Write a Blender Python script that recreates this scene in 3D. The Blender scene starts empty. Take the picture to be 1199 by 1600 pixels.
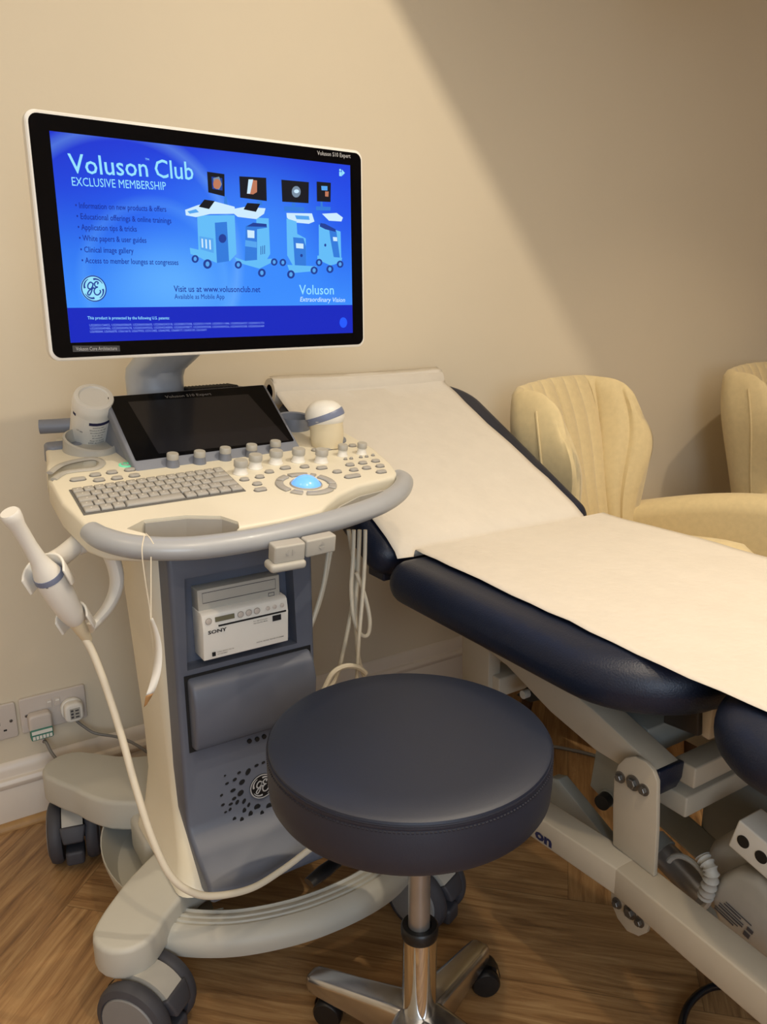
import bpy, bmesh, math, random
from mathutils import Vector, Matrix, noise

# ------------------------------------------------------------------ camera, world, lights, exposure
SC = bpy.context.scene
COL = SC.collection
random.seed(4)
F, PIT, ROLL, YAW, CH = 1271.306, 0.2544, -0.0064, 0.5686, 1.1815
_cy, _sy, _cp, _sp = math.cos(YAW), math.sin(YAW), math.cos(PIT), math.sin(PIT)
_F0, _R0, _U0 = Vector((_sy, _cy, 0)), Vector((_cy, -_sy, 0)), Vector((0, 0, 1))
FW = _cp * _F0 - _sp * _U0
_U = _sp * _F0 + _cp * _U0
RT = math.cos(ROLL) * _R0 + math.sin(ROLL) * _U
UP = -math.sin(ROLL) * _R0 + math.cos(ROLL) * _U
CAM = Vector((0, 0, CH))
cd = bpy.data.cameras.new('camera')
cam = bpy.data.objects.new('camera', cd); COL.objects.link(cam)
cam.matrix_world = Matrix(((RT.x, UP.x, -FW.x, 0), (RT.y, UP.y, -FW.y, 0), (RT.z, UP.z, -FW.z, CH), (0, 0, 0, 1)))
cd.sensor_fit = 'VERTICAL'; cd.sensor_height = 36; cd.sensor_width = 27
cd.lens = F / 1600 * 36; cd.clip_start = 0.02
SC.camera = cam
SC.view_settings.view_transform = 'Standard'; SC.view_settings.look = 'None'
SC.view_settings.gamma = 1; SC.view_settings.use_curve_mapping = False
SC.view_settings.exposure = 0.0
w = bpy.data.worlds.new('world'); SC.world = w; w.use_nodes = True
w.node_tree.nodes['Background'].inputs[0].default_value = (1.0, 0.93, 0.84, 1)
w.node_tree.nodes['Background'].inputs[1].default_value = 0.3

def light(name, kind, loc, power, color, target=None, **kw):
    d = bpy.data.lights.new(name, kind); d.energy = power; d.color = color
    for k, v in kw.items(): setattr(d, k, v)
    o = bpy.data.objects.new(name, d); COL.objects.link(o); o.location = loc
    if target is not None:
        o.rotation_euler = (Vector(target) - Vector(loc)).to_track_quat('-Z', 'Y').to_euler()
    return o
WARM = (1.0, 0.79, 0.55)
WALL_Y = 1.8766
# added unseen lamp; its flag cuts the slanting light edge on the back wall
KEY = Vector((1.20, .50, 2.30))
light('added_key_light', 'SPOT', KEY, 38, (1.0, 0.87, 0.68), (.75, 1.75, .9), spot_size=math.radians(150), spot_blend=.6, shadow_soft_size=.014)
DW = dict(spot_size=math.radians(100), spot_blend=0.7, shadow_soft_size=0.03)
for x, y, p in ((-.5, 1.1, 14), (2.3, .8, 33), (2.6, -.6, 14), (.45, .15, 28)):
    light('downlight', 'SPOT', (x, y, 2.38), p, WARM, (x, y, 0), **DW)
light('window_daylight', 'AREA', (-.6, -2.0, 1.5), 36, (0.66, 0.81, 1.0), (-.2, 1.5, .9), shape='RECTANGLE', size=1.3, size_y=1.3)
light('room_lamp', 'AREA', (.9, -.3, 2.36), 29, (1.0, 0.90, 0.76), (.9, -.3, 0), shape='RECTANGLE', size=2.6, size_y=2.2)

# ------------------------------------------------------------------ unprojection of photo points onto real planes
def ray(px, py): return FW + (px - 599.5) / F * RT - (py - 800) / F * UP
def PZ(px, py, z): d = ray(px, py); return CAM + d * ((z - CH) / d.z)
def PY(px, py, y): d = ray(px, py); return CAM + d * (y / d.y)
def PX(px, py, x): d = ray(px, py); return CAM + d * (x / d.x)
def PP(px, py, o, n):
    d = ray(px, py); return CAM + d * ((o - CAM).dot(n) / d.dot(n))
def PF(px, py, M, h=0.0):
    """a photo point on the plane z=h of frame M, in that frame's own coordinates"""
    n = M.to_3x3() @ Vector((0, 0, 1)); o = M @ Vector((0, 0, h))
    return M.inverted() @ PP(px, py, o, n)

# ------------------------------------------------------------------ materials
def lin(c):
    return tuple((v / 255 / 12.92 if v / 255 <= .04045 else ((v / 255 + .055) / 1.055) ** 2.4) for v in c) + (1,)
MATS = {}
def mat(name, c, rough=.5, metal=0, var=0.04, scale=30, bump=0, bscale=200, spec=.5, emit=None, es=1.0, coat=0, sheen=0):
    if name in MATS: return MATS[name]
    m = bpy.data.materials.new(name); m.use_nodes = True
    nt = m.node_tree; b = nt.nodes['Principled BSDF']
    b.inputs['Roughness'].default_value = rough; b.inputs['Metallic'].default_value = metal
    b.inputs['Specular IOR Level'].default_value = spec
    b.inputs['Coat Weight'].default_value = coat
    b.inputs['Sheen Weight'].default_value = sheen
    tc = nt.nodes.new('ShaderNodeTexCoord')
    if var:
        n = nt.nodes.new('ShaderNodeTexNoise'); n.inputs['Scale'].default_value = scale; n.inputs['Detail'].default_value = 3
        nt.links.new(tc.outputs['Object'], n.inputs['Vector'])
        r = nt.nodes.new('ShaderNodeValToRGB')
        a = lin(c)
        r.color_ramp.elements[0].color = tuple(max(0, v * (1 - var)) for v in a[:3]) + (1,)
        r.color_ramp.elements[1].color = tuple(min(1, v * (1 + var)) for v in a[:3]) + (1,)
        r.color_ramp.elements[0].position = .3; r.color_ramp.elements[1].position = .7
        nt.links.new(n.outputs[0], r.inputs[0]); nt.links.new(r.outputs[0], b.inputs['Base Color'])
    else: b.inputs['Base Color'].default_value = lin(c)
    if bump:
        n2 = nt.nodes.new('ShaderNodeTexNoise'); n2.inputs['Scale'].default_value = bscale; n2.inputs['Detail'].default_value = 4
        bp = nt.nodes.new('ShaderNodeBump'); bp.inputs['Strength'].default_value = bump; bp.inputs['Distance'].default_value = .002
        nt.links.new(tc.outputs['Object'], n2.inputs['Vector']); nt.links.new(n2.outputs[0], bp.inputs['Height'])
        nt.links.new(bp.outputs[0], b.inputs['Normal'])
    if emit:
        b.inputs['Emission Color'].default_value = lin(emit); b.inputs['Emission Strength'].default_value = es
        b.inputs['Base Color'].default_value = (.01, .01, .01, 1)
    MATS[name] = m; return m
def emis(name, c, s=1.0):
    return mat(name, (5, 5, 5), rough=.3, var=0, spec=.08, emit=c, es=s)

M_wall = mat('painted_wall', (222, 209, 184), .85, var=.012, scale=3, bump=.12, bscale=60)
M_skirt = mat('gloss_white_paint', (226, 214, 198), .35, var=.02, scale=8)
M_ceil = mat('ceiling_paint', (235, 228, 215), .9, var=.01)
M_cream = mat('cream_plastic', (226, 218, 196), .42, var=.015, scale=12, bump=.03, bscale=900)
M_warmgrey = mat('warm_grey_plastic', (176, 172, 162), .5, var=.02, bump=.03, bscale=900)
M_basegrey = mat('base_grey_plastic', (186, 183, 172), .5, var=.025, scale=10, bump=.03, bscale=900)
M_key = mat('key_grey', (172, 168, 160), .5, var=.02)
M_handle = mat('handle_grey', (164, 166, 168), .33, var=.015, coat=.1)
M_blue = mat('slate_blue_plastic', (90, 95, 108), .42, var=.03, scale=15, bump=.04, bscale=900)
M_bluegrey = mat('blue_grey_plastic', (122, 126, 136), .45, var=.02)
M_silver = mat('silver_paint', (186, 194, 206), .3, metal=.35, var=.02)
M_white = mat('white_plastic', (232, 228, 218), .4, var=.01)
M_black = mat('black_plastic', (16, 16, 18), .4, var=.03)
M_blackm = mat('matt_black', (10, 10, 12), .7, var=.03)
M_glass = mat('black_glass', (6, 6, 9), .16, var=0, spec=.16)
M_panelglass = mat('touch_glass', (22, 22, 28), .16, var=0)
M_rubber = mat('dark_grey_rubber', (62, 62, 68), .6, var=.04)
M_disc = mat('caster_disc_grey', (128, 127, 126), .5, var=.02)
M_navy = mat('navy_vinyl', (19, 28, 48), .42, var=.05, scale=40, bump=.25, bscale=350, spec=.45)
M_stool = mat('navy_stool_vinyl', (14, 25, 46), .52, var=.03, bump=.08, bscale=500, spec=.8)
M_thread = mat('navy_thread', (14, 18, 36), .6)
M_chrome = mat('chrome', (215, 212, 205), .07, metal=1, var=0)
M_alu = mat('polished_aluminium', (205, 206, 210), .24, metal=1, var=.04)
M_steelpaint = mat('beige_powder_coat', (178, 168, 150), .42, var=.02, bump=.06, bscale=1500)
M_steelgrey = mat('grey_powder_coat', (146, 148, 142), .45, var=.03, bump=.06, bscale=1500)
M_brushed = mat('brushed_steel', (168, 166, 164), .32, metal=.75, var=.05)
M_bolt = mat('zinc_bolt', (120, 116, 110), .35, metal=.8, var=.05)
M_paper = mat('couch_paper', (216, 208, 194), .85, var=.02, scale=25, bump=.6, bscale=70)
M_core = mat('cardboard_core', (92, 58, 34), .9, var=.1)
M_fabric = mat('cream_velvet', (220, 200, 152), .85, var=.04, scale=60, bump=.3, bscale=700, sheen=.25)
M_cable = mat('white_cable', (224, 214, 192), .45, var=.02)
M_cablegrey = mat('grey_cable', (120, 116, 110), .5, var=.03)
M_socket = mat('socket_plastic', (206, 196, 186), .35, var=.01)
M_brass = mat('screw_metal', (110, 104, 96), .35, metal=.8, var=0)
M_ink = mat('black_ink', (22, 22, 26), .6, var=0)
M_inkblue = mat('navy_ink', (24, 28, 70), .6, var=0)
M_greenprint = mat('green_print', (70, 130, 112), .6, var=.05)
M_label = mat('white_label', (236, 232, 222), .6, var=.01)
M_silverink = mat('silver_print', (170, 170, 170), .5, var=0)
M_darkink = mat('dark_grey_print', (70, 68, 72), .6, var=0)
M_greyink = mat('grey_print', (120, 116, 112), .6, var=0)
M_oakstrip = mat('oak_strip', (176, 136, 84), .45, var=.15, scale=25)
M_bandblue = mat('slate_band', (120, 128, 152), .35, var=.02)
M_ivory = mat('ivory_plastic', (222, 208, 176), .35, var=.02)
M_tagbrown = mat('kraft_card', (170, 128, 80), .8, var=.04)

# ------------------------------------------------------------------ mesh helpers
ID = Matrix.Identity(4)
class MB:
    def __init__(s, T=None): s.v = []; s.f = []; s.mi = []; s.sm = []; s.T = T or ID; s.m = 0
    def _add(s, vs, fs, smooth=False):
        n = len(s.v); s.v += [s.T @ Vector(p) for p in vs]
        s.f += [tuple(i + n for i in f) for f in fs]; s.mi += [s.m] * len(fs); s.sm += [smooth] * len(fs)
        return s
    def box(s, lo, hi):
        x0, y0, z0 = lo; x1, y1, z1 = hi
        v = [(x0, y0, z0), (x1, y0, z0), (x1, y1, z0), (x0, y1, z0), (x0, y0, z1), (x1, y0, z1), (x1, y1, z1), (x0, y1, z1)]
        return s._add(v, [(0, 3, 2, 1), (4, 5, 6, 7), (0, 1, 5, 4), (1, 2, 6, 5), (2, 3, 7, 6), (3, 0, 4, 7)])
    def loft(s, secs, cap=True, smooth=True, closed=True, loop=False):
        n = len(secs[0]); vs = [p for q in secs for p in q]; fs = []
        K = len(secs)
        for k in range(K if loop else K - 1):
            k2 = (k + 1) % K
            for i in range(n if closed else n - 1):
                j = (i + 1) % n; fs.append((k * n + i, k * n + j, k2 * n + j, k2 * n + i))
        s._add(vs, fs, smooth)
        if cap and not loop:
            b = len(s.v) - len(vs)
            s.f.append(tuple(b + i for i in reversed(range(n)))); s.mi.append(s.m); s.sm.append(False)
            s.f.append(tuple(b + (K - 1) * n + i for i in range(n))); s.mi.append(s.m); s.sm.append(False)
        return s
    def prism(s, poly, a, b, axis='z', smooth=False):
        def P(p, h): return {'z': (p[0], p[1], h), 'x': (h, p[0], p[1]), 'y': (p[0], h, p[1])}[axis]
        return s.loft([[P(p, a) for p in poly], [P(p, b) for p in poly]], smooth=smooth)
    def lathe(s, prof, c=(0, 0, 0), axis='z', seg=32):
        secs = []
        for r, h in prof:
            sec = []
            for i in range(seg):
                t = 2 * math.pi * i / seg; a, b = r * math.cos(t), r * math.sin(t)
                p = {'z': (a, b, h), 'x': (h, a, b), 'y': (b, h, a)}[axis]
                sec.append((p[0] + c[0], p[1] + c[1], p[2] + c[2]))
            secs.append(sec)
        return s.loft(secs)
    def cyl(s, p0, p1, r0, r1=None, seg=24):
        return s.tube([p0, p1], [r0, r1 if r1 is not None else r0], seg)
    def tube(s, pts, r, seg=10, closed=False, flat=None):
        pts = [Vector(p) for p in pts]; n = len(pts)
        rs = r if isinstance(r, (list, tuple)) else [r] * n
        secs = []; prev = None
        for i, p in enumerate(pts):
            if closed: t = pts[(i + 1) % n] - pts[i - 1]
            else: t = pts[min(i + 1, n - 1)] - pts[max(i - 1, 0)]
            t.normalize()
            if prev is None:
                a = Vector((0, 0, 1)) if abs(t.z) < .9 else Vector((1, 0, 0))
                u = t.cross(a).normalized()
            else: u = (prev - t * prev.dot(t)).normalized()
            prev = u; v = t.cross(u)
            k = flat if flat else 1.0
            secs.append([p + (u * math.cos(2 * math.pi * j / seg) + v * math.sin(2 * math.pi * j / seg) * k) * rs[i] for j in range(seg)])
        return s.loft(secs, loop=closed, cap=not closed)
    def grid(s, P, smooth=True, wrap=False):
        n = len(P[0]); fs = []
        for i in range(len(P) - 1):
            for j in range(n if wrap else n - 1):
                k = (j + 1) % n; fs.append((i * n + j, i * n + k, (i + 1) * n + k, (i + 1) * n + j))
        return s._add([p for r in P for p in r], fs, smooth)
    def pad(s, x0, x1, y0, y1, z0, z1, cr, er, seg=8, eseg=4):
        """rounded-corner slab with rounded top and bottom edges"""
        secs = []
        prof = [(er * (1 - math.sin(a)), z0 + er * (1 - math.cos(a))) for a in [math.pi / 2 * k / eseg for k in range(eseg + 1)]]
        prof += [(er * (1 - math.cos(a)), z1 - er * (1 - math.sin(a))) for a in [math.pi / 2 * k / eseg for k in range(eseg + 1)]]
        for ins, z in prof:
            sec = []; q4 = cr if isinstance(cr, tuple) else (cr,) * 4
            for ci, a0 in enumerate((0, 90, 180, 270)):
                c = max(q4[ci] - ins, .0008)
                cx = x1 - ins - c if ci in (0, 3) else x0 + ins + c; cyy = y1 - ins - c if ci < 2 else y0 + ins + c
                for k in range(seg + 1):
                    a = math.radians(a0 + 90 * k / seg); sec.append((cx + c * math.cos(a), cyy + c * math.sin(a), z))
            secs.append(sec)
        return s.loft(secs)
    def sphere(s, c, r, seg=16, rings=10, sc=(1, 1, 1)):
        secs = []
        for i in range(rings + 1):
            a = -math.pi / 2 + math.pi * i / rings; rr = max(math.cos(a), .002) * r
            secs.append([(c[0] + rr * math.cos(2 * math.pi * j / seg) * sc[0], c[1] + rr * math.sin(2 * math.pi * j / seg) * sc[1], c[2] + r * math.sin(a) * sc[2]) for j in range(seg)])
        return s.loft(secs)
    def text(s, string, size=1.0, bold=.007):
        cu = bpy.data.curves.new('t', 'FONT'); cu.body = string; cu.size = 1; cu.resolution_u = 2; cu.fill_mode = 'FRONT'; cu.offset = bold
        o = bpy.data.objects.new('t', cu); COL.objects.link(o)
        dg = bpy.context.evaluated_depsgraph_get(); me = bpy.data.meshes.new_from_object(o.evaluated_get(dg))
        vs = [v.co.copy() for v in me.vertices]; fs = [tuple(p.vertices) for p in me.polygons]
        bpy.data.objects.remove(o); bpy.data.curves.remove(cu); bpy.data.meshes.remove(me)
        return vs, fs
    def build(s, name, m, parent=None, bevel=0, bseg=2, subsurf=0, solid=0):
        me = bpy.data.meshes.new(name)
        org = Vector((0, 0, 0))
        if s.v:
            lo = Vector([min(p[i] for p in s.v) for i in range(3)]); hi = Vector([max(p[i] for p in s.v) for i in range(3)])
            org = Vector(((lo.x + hi.x) / 2, (lo.y + hi.y) / 2, lo.z))
        me.from_pydata([p - org for p in s.v], [], s.f); me.update()
        for k in (m if isinstance(m, (list, tuple)) else [m]): me.materials.append(k)
        for p, i, sm in zip(me.polygons, s.mi, s.sm): p.material_index = i; p.use_smooth = sm
        bm = bmesh.new(); bm.from_mesh(me); bmesh.ops.remove_doubles(bm, verts=bm.verts, dist=1e-6)
        if not solid: bmesh.ops.recalc_face_normals(bm, faces=bm.faces)
        bm.to_mesh(me); bm.free()
        o = bpy.data.objects.new(name, me); COL.objects.link(o)
        if solid:
            md = o.modifiers.new('s', 'SOLIDIFY'); md.thickness = solid; md.offset = 0
        if bevel:
            md = o.modifiers.new('b', 'BEVEL'); md.width = bevel; md.segments = bseg; md.limit_method = 'ANGLE'; md.angle_limit = math.radians(35)
            md.harden_normals = False
            for p in me.polygons: p.use_smooth = True
        if subsurf:
            md = o.modifiers.new('u', 'SUBSURF'); md.levels = subsurf; md.render_levels = subsurf
            for p in me.polygons: p.use_smooth = True
        if bevel or subsurf or any(s.sm):
            try:
                me.set_sharp_from_angle(angle=math.radians(40)) if not (bevel or subsurf) else None
            except Exception: pass
        o.location = org
        if parent is not None: attach(o, parent)
        return o

def world_of(o):
    M = o.matrix_basis.copy()
    if o.parent: M = world_of(o.parent) @ o.matrix_parent_inverse @ M
    return M
def attach(o, parent):
    o.parent = parent; o.matrix_parent_inverse = world_of(parent).inverted()
def thing(name, label, cat, loc, group=None):
    o = bpy.data.objects.new(name, None); COL.objects.link(o); o.location = loc; o.empty_display_size = .05
    o['label'] = label; o['category'] = cat
    if group: o['group'] = group
    return o
def tag(o, label, cat, group=None):
    o['label'] = label; o['category'] = cat
    if group: o['group'] = group
    return o
def struct(o): o['kind'] = 'structure'; return o
def cut(o, *cutters):
    """carve the cutters (MB) out of o for good"""
    for c in cutters:
        t = c.build('cutter', M_black); md = o.modifiers.new('c', 'BOOLEAN'); md.operation = 'DIFFERENCE'; md.solver = 'EXACT'
        md.object = t
        bpy.context.view_layer.update()
        dg = bpy.context.evaluated_depsgraph_get()
        par = o.parent
        me = bpy.data.meshes.new_from_object(o.evaluated_get(dg))
        o.modifiers.clear(); old = o.data; o.data = me
        me.materials.clear()
        for k in old.materials: me.materials.append(k)
        for p in me.polygons: p.material_index = min(p.material_index, max(len(old.materials) - 1, 0))
        tm = t.data; bpy.data.objects.remove(t); bpy.data.meshes.remove(tm)
    try: o.data.set_sharp_from_angle(angle=math.radians(35))
    except Exception: pass
    return o
def smoothpts(pts, n=8, closed=False):
    """Catmull-Rom through the points"""
    P = [Vector(p) for p in pts]; out = []; N = len(P)
    for i in range(N if closed else N - 1):
        if closed: a, b, c, d = P[i - 1], P[i], P[(i + 1) % N], P[(i + 2) % N]
        else: a, b, c, d = P[max(i - 1, 0)], P[i], P[i + 1], P[min(i + 2, N - 1)]
        for k in range(n):
            t = k / n
            out.append(.5 * ((2 * b) + (-a + c) * t + (2 * a - 5 * b + 4 * c - d) * t * t + (-a + 3 * b - 3 * c + d) * t ** 3))
    if not closed: out.append(P[-1])
    return out
def lettering(s, pl, pr, h, M, m, parent, z=.0006, name='lettering', up=None, shear=0, bold=.007):
    """text whose baseline runs from photo point pl to pr on the plane z of frame M; h is the cap height in metres"""
    b = MB(); a = PF(pl[0], pl[1], M, z); c = PF(pr[0], pr[1], M, z)
    vs, fs = b.text(s, bold=0 if 'M' in s else bold)
    x0 = min(v.x for v in vs); x1 = max(v.x for v in vs)
    u = (c - a); L = u.length; u.normalize(); v = Vector((0, 0, 1)).cross(u)
    k = L / (x1 - x0); kh = h / .69
    b.T = M
    b._add([a + u * ((p.x - x0) * k + shear * p.y * kh) + v * (p.y * kh) for p in vs], fs)
    o = b.build(name, m, parent, solid=0)
    return o
def face_of(M, o, pts, h, m, parent, name, bevel=0, z0=0.0):
    """flat plate standing z0..h proud of the plane of M with a photo-space outline"""
    b = MB(M); P = [PF(x, y, M, h) for x, y in pts]
    b.prism([(p.x, p.y) for p in P], z0, h); return b.build(name, m, parent, bevel=bevel)

# ------------------------------------------------------------------ room shell
XL, XR, YF, ZC = -1.5, 4.3, -2.3, 2.42
b = MB(); b.box((XL, WALL_Y, -.05), (XR, WALL_Y + .1, ZC)); struct(b.build('wall_back', M_wall))
b = MB(); b.box((XL - .1, YF, -.05), (XL, WALL_Y + .1, ZC)); struct(b.build('wall_left', M_wall))
b = MB(); b.box((XR, YF, -.05), (XR + .1, WALL_Y + .1, ZC)); struct(b.build('wall_right', M_wall))
b = MB(); b.box((XL - .1, YF - .1, -.05), (XR + .1, YF, ZC)); struct(b.build('wall_front', M_wall))
b = MB(); b.box((XL - .1, YF - .1, ZC), (XR + .1, WALL_Y + .1, ZC + .1)); struct(b.build('ceiling', M_ceil))
# skirting with its moulded profile
prof = [(0, 0), (-.018, 0), (-.018, .092), (-.016, .098), (-.022, .104), (-.024, .112), (-.020, .121), (-.012, .124), (-.012, .136), (-.008, .146), (-.004, .156), (0, .159)]
b = MB(); b.prism([(WALL_Y + y, z) for y, z in prof], XL, XR, 'x'); struct(b.build('baseboard_back', M_skirt, bevel=.001))
q = [(WALL_Y - .018, 0)] + [(WALL_Y - .018 - .016 * math.cos(a), .016 * math.sin(a)) for a in [math.pi / 2 * k / 6 for k in range(7)]]
b = MB(); b.prism(q, XL, XR, 'x'); struct(b.build('trim_1', M_oakstrip))

# herringbone oak floor: planks as faces with their own random value
def make_floor():
    W, L = .228, 1.22
    me = bpy.data.meshes.new('floor'); vs = []; fs = []; uv = []; rnd = []
    rot = math.radians(45); c, s = math.cos(rot), math.sin(rot)
    def add(x, y, w, h, horiz):
        r = random.random(); r2 = random.random() * 20
        cor = [(x, y), (x + w, y), (x + w, y + h), (x, y + h)]
        pts = [(c * a - s * bb, s * a + c * bb) for a, bb in cor]
        if all(p[0] < XL or p[0] > XR or p[1] < YF or p[1] > WALL_Y for p in pts): return
        n = len(vs); vs.extend([(p[0], p[1], 0) for p in pts]); fs.append((n, n + 1, n + 2, n + 3))
        if horiz: uv.extend([(0, 0), (L, 0), (L, W), (0, W)])
        else: uv.extend([(0, 0), (0, W), (L, W), (L, 0)])
        rnd.extend([(r, r2, 0, 1)] * 4)
    for i in range(-30, 31):
        for j in range(-6, 7):
            x = 1.45 + i * W + j * L; y = -.288 + i * W - j * L
            add(x, y, L, W, True)
            add(x - W, y, W, L, False)
    me.from_pydata(vs, [], fs); me.update()
    l = me.uv_layers.new(name='UVMap')
    for k, u in enumerate(uv): l.data[k].uv = u
    ca = me.color_attributes.new('plank', 'FLOAT_COLOR', 'CORNER')
    for k, u in enumerate(rnd): ca.data[k].color = u
    m = bpy.data.materials.new('oak_herringbone'); m.use_nodes = True; nt = m.node_tree; N = nt.nodes; Lk = nt.links
    bs = N['Principled BSDF']; bs.inputs['Roughness'].default_value = .38
    uvn = N.new('ShaderNodeUVMap'); uvn.uv_map = 'UVMap'
    at = N.new('ShaderNodeAttribute'); at.attribute_name = 'plank'
    sep = N.new('ShaderNodeSeparateXYZ'); Lk.new(at.outputs['Vector'], sep.inputs[0])
    mp = N.new('ShaderNodeMapping'); Lk.new(uvn.outputs[0], mp.inputs[0]); mp.inputs['Scale'].default_value = (1.6, 22, 1)
    cmb = N.new('ShaderNodeCombineXYZ'); Lk.new(sep.outputs[1], cmb.inputs[0]); Lk.new(sep.outputs[1], cmb.inputs[1]); Lk.new(cmb.outputs[0], mp.inputs['Location'])
    n1 = N.new('ShaderNodeTexNoise'); n1.inputs['Scale'].default_value = 3; n1.inputs['Detail'].default_value = 8; n1.inputs['Roughness'].default_value = .65; n1.inputs['Distortion'].default_value = .6
    Lk.new(mp.outputs[0], n1.inputs['Vector'])
    r1 = N.new('ShaderNodeValToRGB'); e = r1.color_ramp.elements
    e[0].position = .28; e[0].color = lin((112, 80, 50)); e[1].position = .72; e[1].color = lin((192, 156, 108))
    x = e.new(.48); x.color = lin((158, 120, 78))
    Lk.new(n1.outputs[0], r1.inputs[0])
    hs = N.new('ShaderNodeHueSaturation'); Lk.new(r1.outputs[0], hs.inputs['Color'])
    mr = N.new('ShaderNodeMapRange'); mr.inputs[3].default_value = .8; mr.inputs[4].default_value = 1.08; Lk.new(sep.outputs[0], mr.inputs[0]); Lk.new(mr.outputs[0], hs.inputs['Value'])
    # dark joints
    su = N.new('ShaderNodeSeparateXYZ'); Lk.new(uvn.outputs[0], su.inputs[0])
    def edge(out, D):
        a = N.new('ShaderNodeMath'); a.operation = 'SUBTRACT'; a.inputs[0].default_value = D; Lk.new(out, a.inputs[1])
        mn = N.new('ShaderNodeMath'); mn.operation = 'MINIMUM'; Lk.new(out, mn.inputs[0]); Lk.new(a.outputs[0], mn.inputs[1]); return mn
    e1, e2 = edge(su.outputs[0], L), edge(su.outputs[1], W)
    mn = N.new('ShaderNodeMath'); mn.operation = 'MINIMUM'; Lk.new(e1.outputs[0], mn.inputs[0]); Lk.new(e2.outputs[0], mn.inputs[1])
    g = N.new('ShaderNodeMapRange'); g.inputs[1].default_value = .0002; g.inputs[2].default_value = .0016; g.inputs[3].default_value = .6; g.inputs[4].default_value = 1; Lk.new(mn.outputs[0], g.inputs[0])
    mx = N.new('ShaderNodeMix'); mx.data_type = 'RGBA'; mx.blend_type = 'MULTIPLY'; mx.inputs[0].default_value = 1
    Lk.new(hs.outputs[0], mx.inputs[6]); Lk.new(g.outputs[0], mx.inputs[7]); Lk.new(mx.outputs[2], bs.inputs['Base Color'])
    bp = N.new('ShaderNodeBump'); bp.inputs['Strength'].default_value = .15; bp.inputs['Distance'].default_value = .001
    Lk.new(n1.outputs[0], bp.inputs['Height']); Lk.new(bp.outputs[0], bs.inputs['Normal'])
    me.materials.append(m); o = bpy.data.objects.new('floor', me); COL.objects.link(o); struct(o)
make_floor()

# unseen flag added to shape the key light: its long edge lies on the rays from the lamp to the slanting edge on the wall
W1, W2 = PY(597, -30, WALL_Y), PY(945, 615, WALL_Y)
W1e, W2e = W1 + (W1 - W2) * .35, W2 + (W2 - W1) * .9
g1, g2 = KEY + (W1e - KEY) * .40, KEY + (W2e - KEY) * .17
away = Vector((.6, -.1, .75)).normalized()
sl = tag(thing('added_spotlight', 'added unseen black lamp with a flat plate that shapes the wall light', 'spotlight', (KEY.x - .03, KEY.y - .03, ZC)), 'added unseen black lamp with a flat plate that shapes the wall light', 'spotlight') if False else None
sl = thing('added_spotlight', 'black ceiling spotlight with a flat metal flag, above the machine', 'spotlight', (KEY.x, KEY.y, ZC))  # lamp body and flag added for the wall light, not a known fixture
b = MB(); b.cyl((KEY.x, KEY.y, KEY.z + .03), (KEY.x, KEY.y, ZC), .012); b.cyl((KEY.x, KEY.y, KEY.z + .02), (KEY.x, KEY.y, KEY.z + .05), .035); b.build('added_lamp_head', M_black, sl)
b = MB(); nrm = (g2 - g1).cross(away).normalized() * .001; top_ = ZC - .002
u1 = g1 + away * ((top_ - g1.z) / away.z); u2 = g2 + away * ((top_ - g2.z) / away.z)
b.loft([[g1 - nrm, g2 - nrm, u2 - nrm, u1 - nrm], [g1 + nrm, g2 + nrm, u2 + nrm, u1 + nrm]], smooth=False); b.build('flag', M_blackm, sl)

# ------------------------------------------------------------------ frames of the ultrasound machine
A5 = math.radians(5.2)
MC = Matrix.Translation((.55, 1.40, 0)) @ Matrix.Rotation(A5, 4, 'Z')          # console swivel frame
TILT = math.radians(9)
CF = MC @ Matrix.Translation((0, -.1, .88)) @ Matrix.Rotation(TILT, 4, 'X')      # console top surface, x right, y back, z up
def CPt(px, py, h=0): return PF(px, py, CF, h)
mach = thing('ultrasound_machine', 'white and slate blue wheeled ultrasound machine with lit monitor, left of the couch', 'ultrasound machine', (.53, 1.38, 0))

# ---- monitor
MF = Matrix.Translation((.5418, 1.3403, 1.2703)) @ Matrix.Rotation(.0913, 4, 'Z') @ Matrix.Rotation(math.radians(90), 4, 'X')  # x right, y up, z to viewer
def MPt(px, py, h=0): return PF(px, py, MF, h)
def rrect(x0, x1, y0, y1, r, seg=6):
    out = []
    for cx, cyy, a0 in ((x1 - r, y1 - r, 0), (x0 + r, y1 - r, 90), (x0 + r, y0 + r, 180), (x1 - r, y0 + r, 270)):
        for k in range(seg + 1):
            a = math.radians(a0 + 90 * k / seg); out.append((cx + r * math.cos(a), cyy + r * math.sin(a)))
    return out
mx0, mx1, my0, my1 = -.291, .288, -.170, .170
b = MB(MF)
secs = []
for ins, z in ((.035, -.040), (.012, -.034), (.002, -.022), (0, -.012), (0, -.002), (.002, 0)):
    secs.append([(p[0], p[1], z) for p in rrect(mx0 - .0045 + ins, mx1 + .0045 - ins, my0 - .005 + ins, my1 + .005 - ins, .016)])
b.loft(secs)
b.pad(-.12, .12, -.09, .09, -.075, -.036, .03, .02)
mon = b.build('monitor', M_white, mach)
mon['label'] = 'wide flat monitor in a thin white shell'
b = MB(MF); b.prism(rrect(mx0, mx1, my0, my1, .013), -.002, .0008); b.build('bezel', M_glass, mon)
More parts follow.
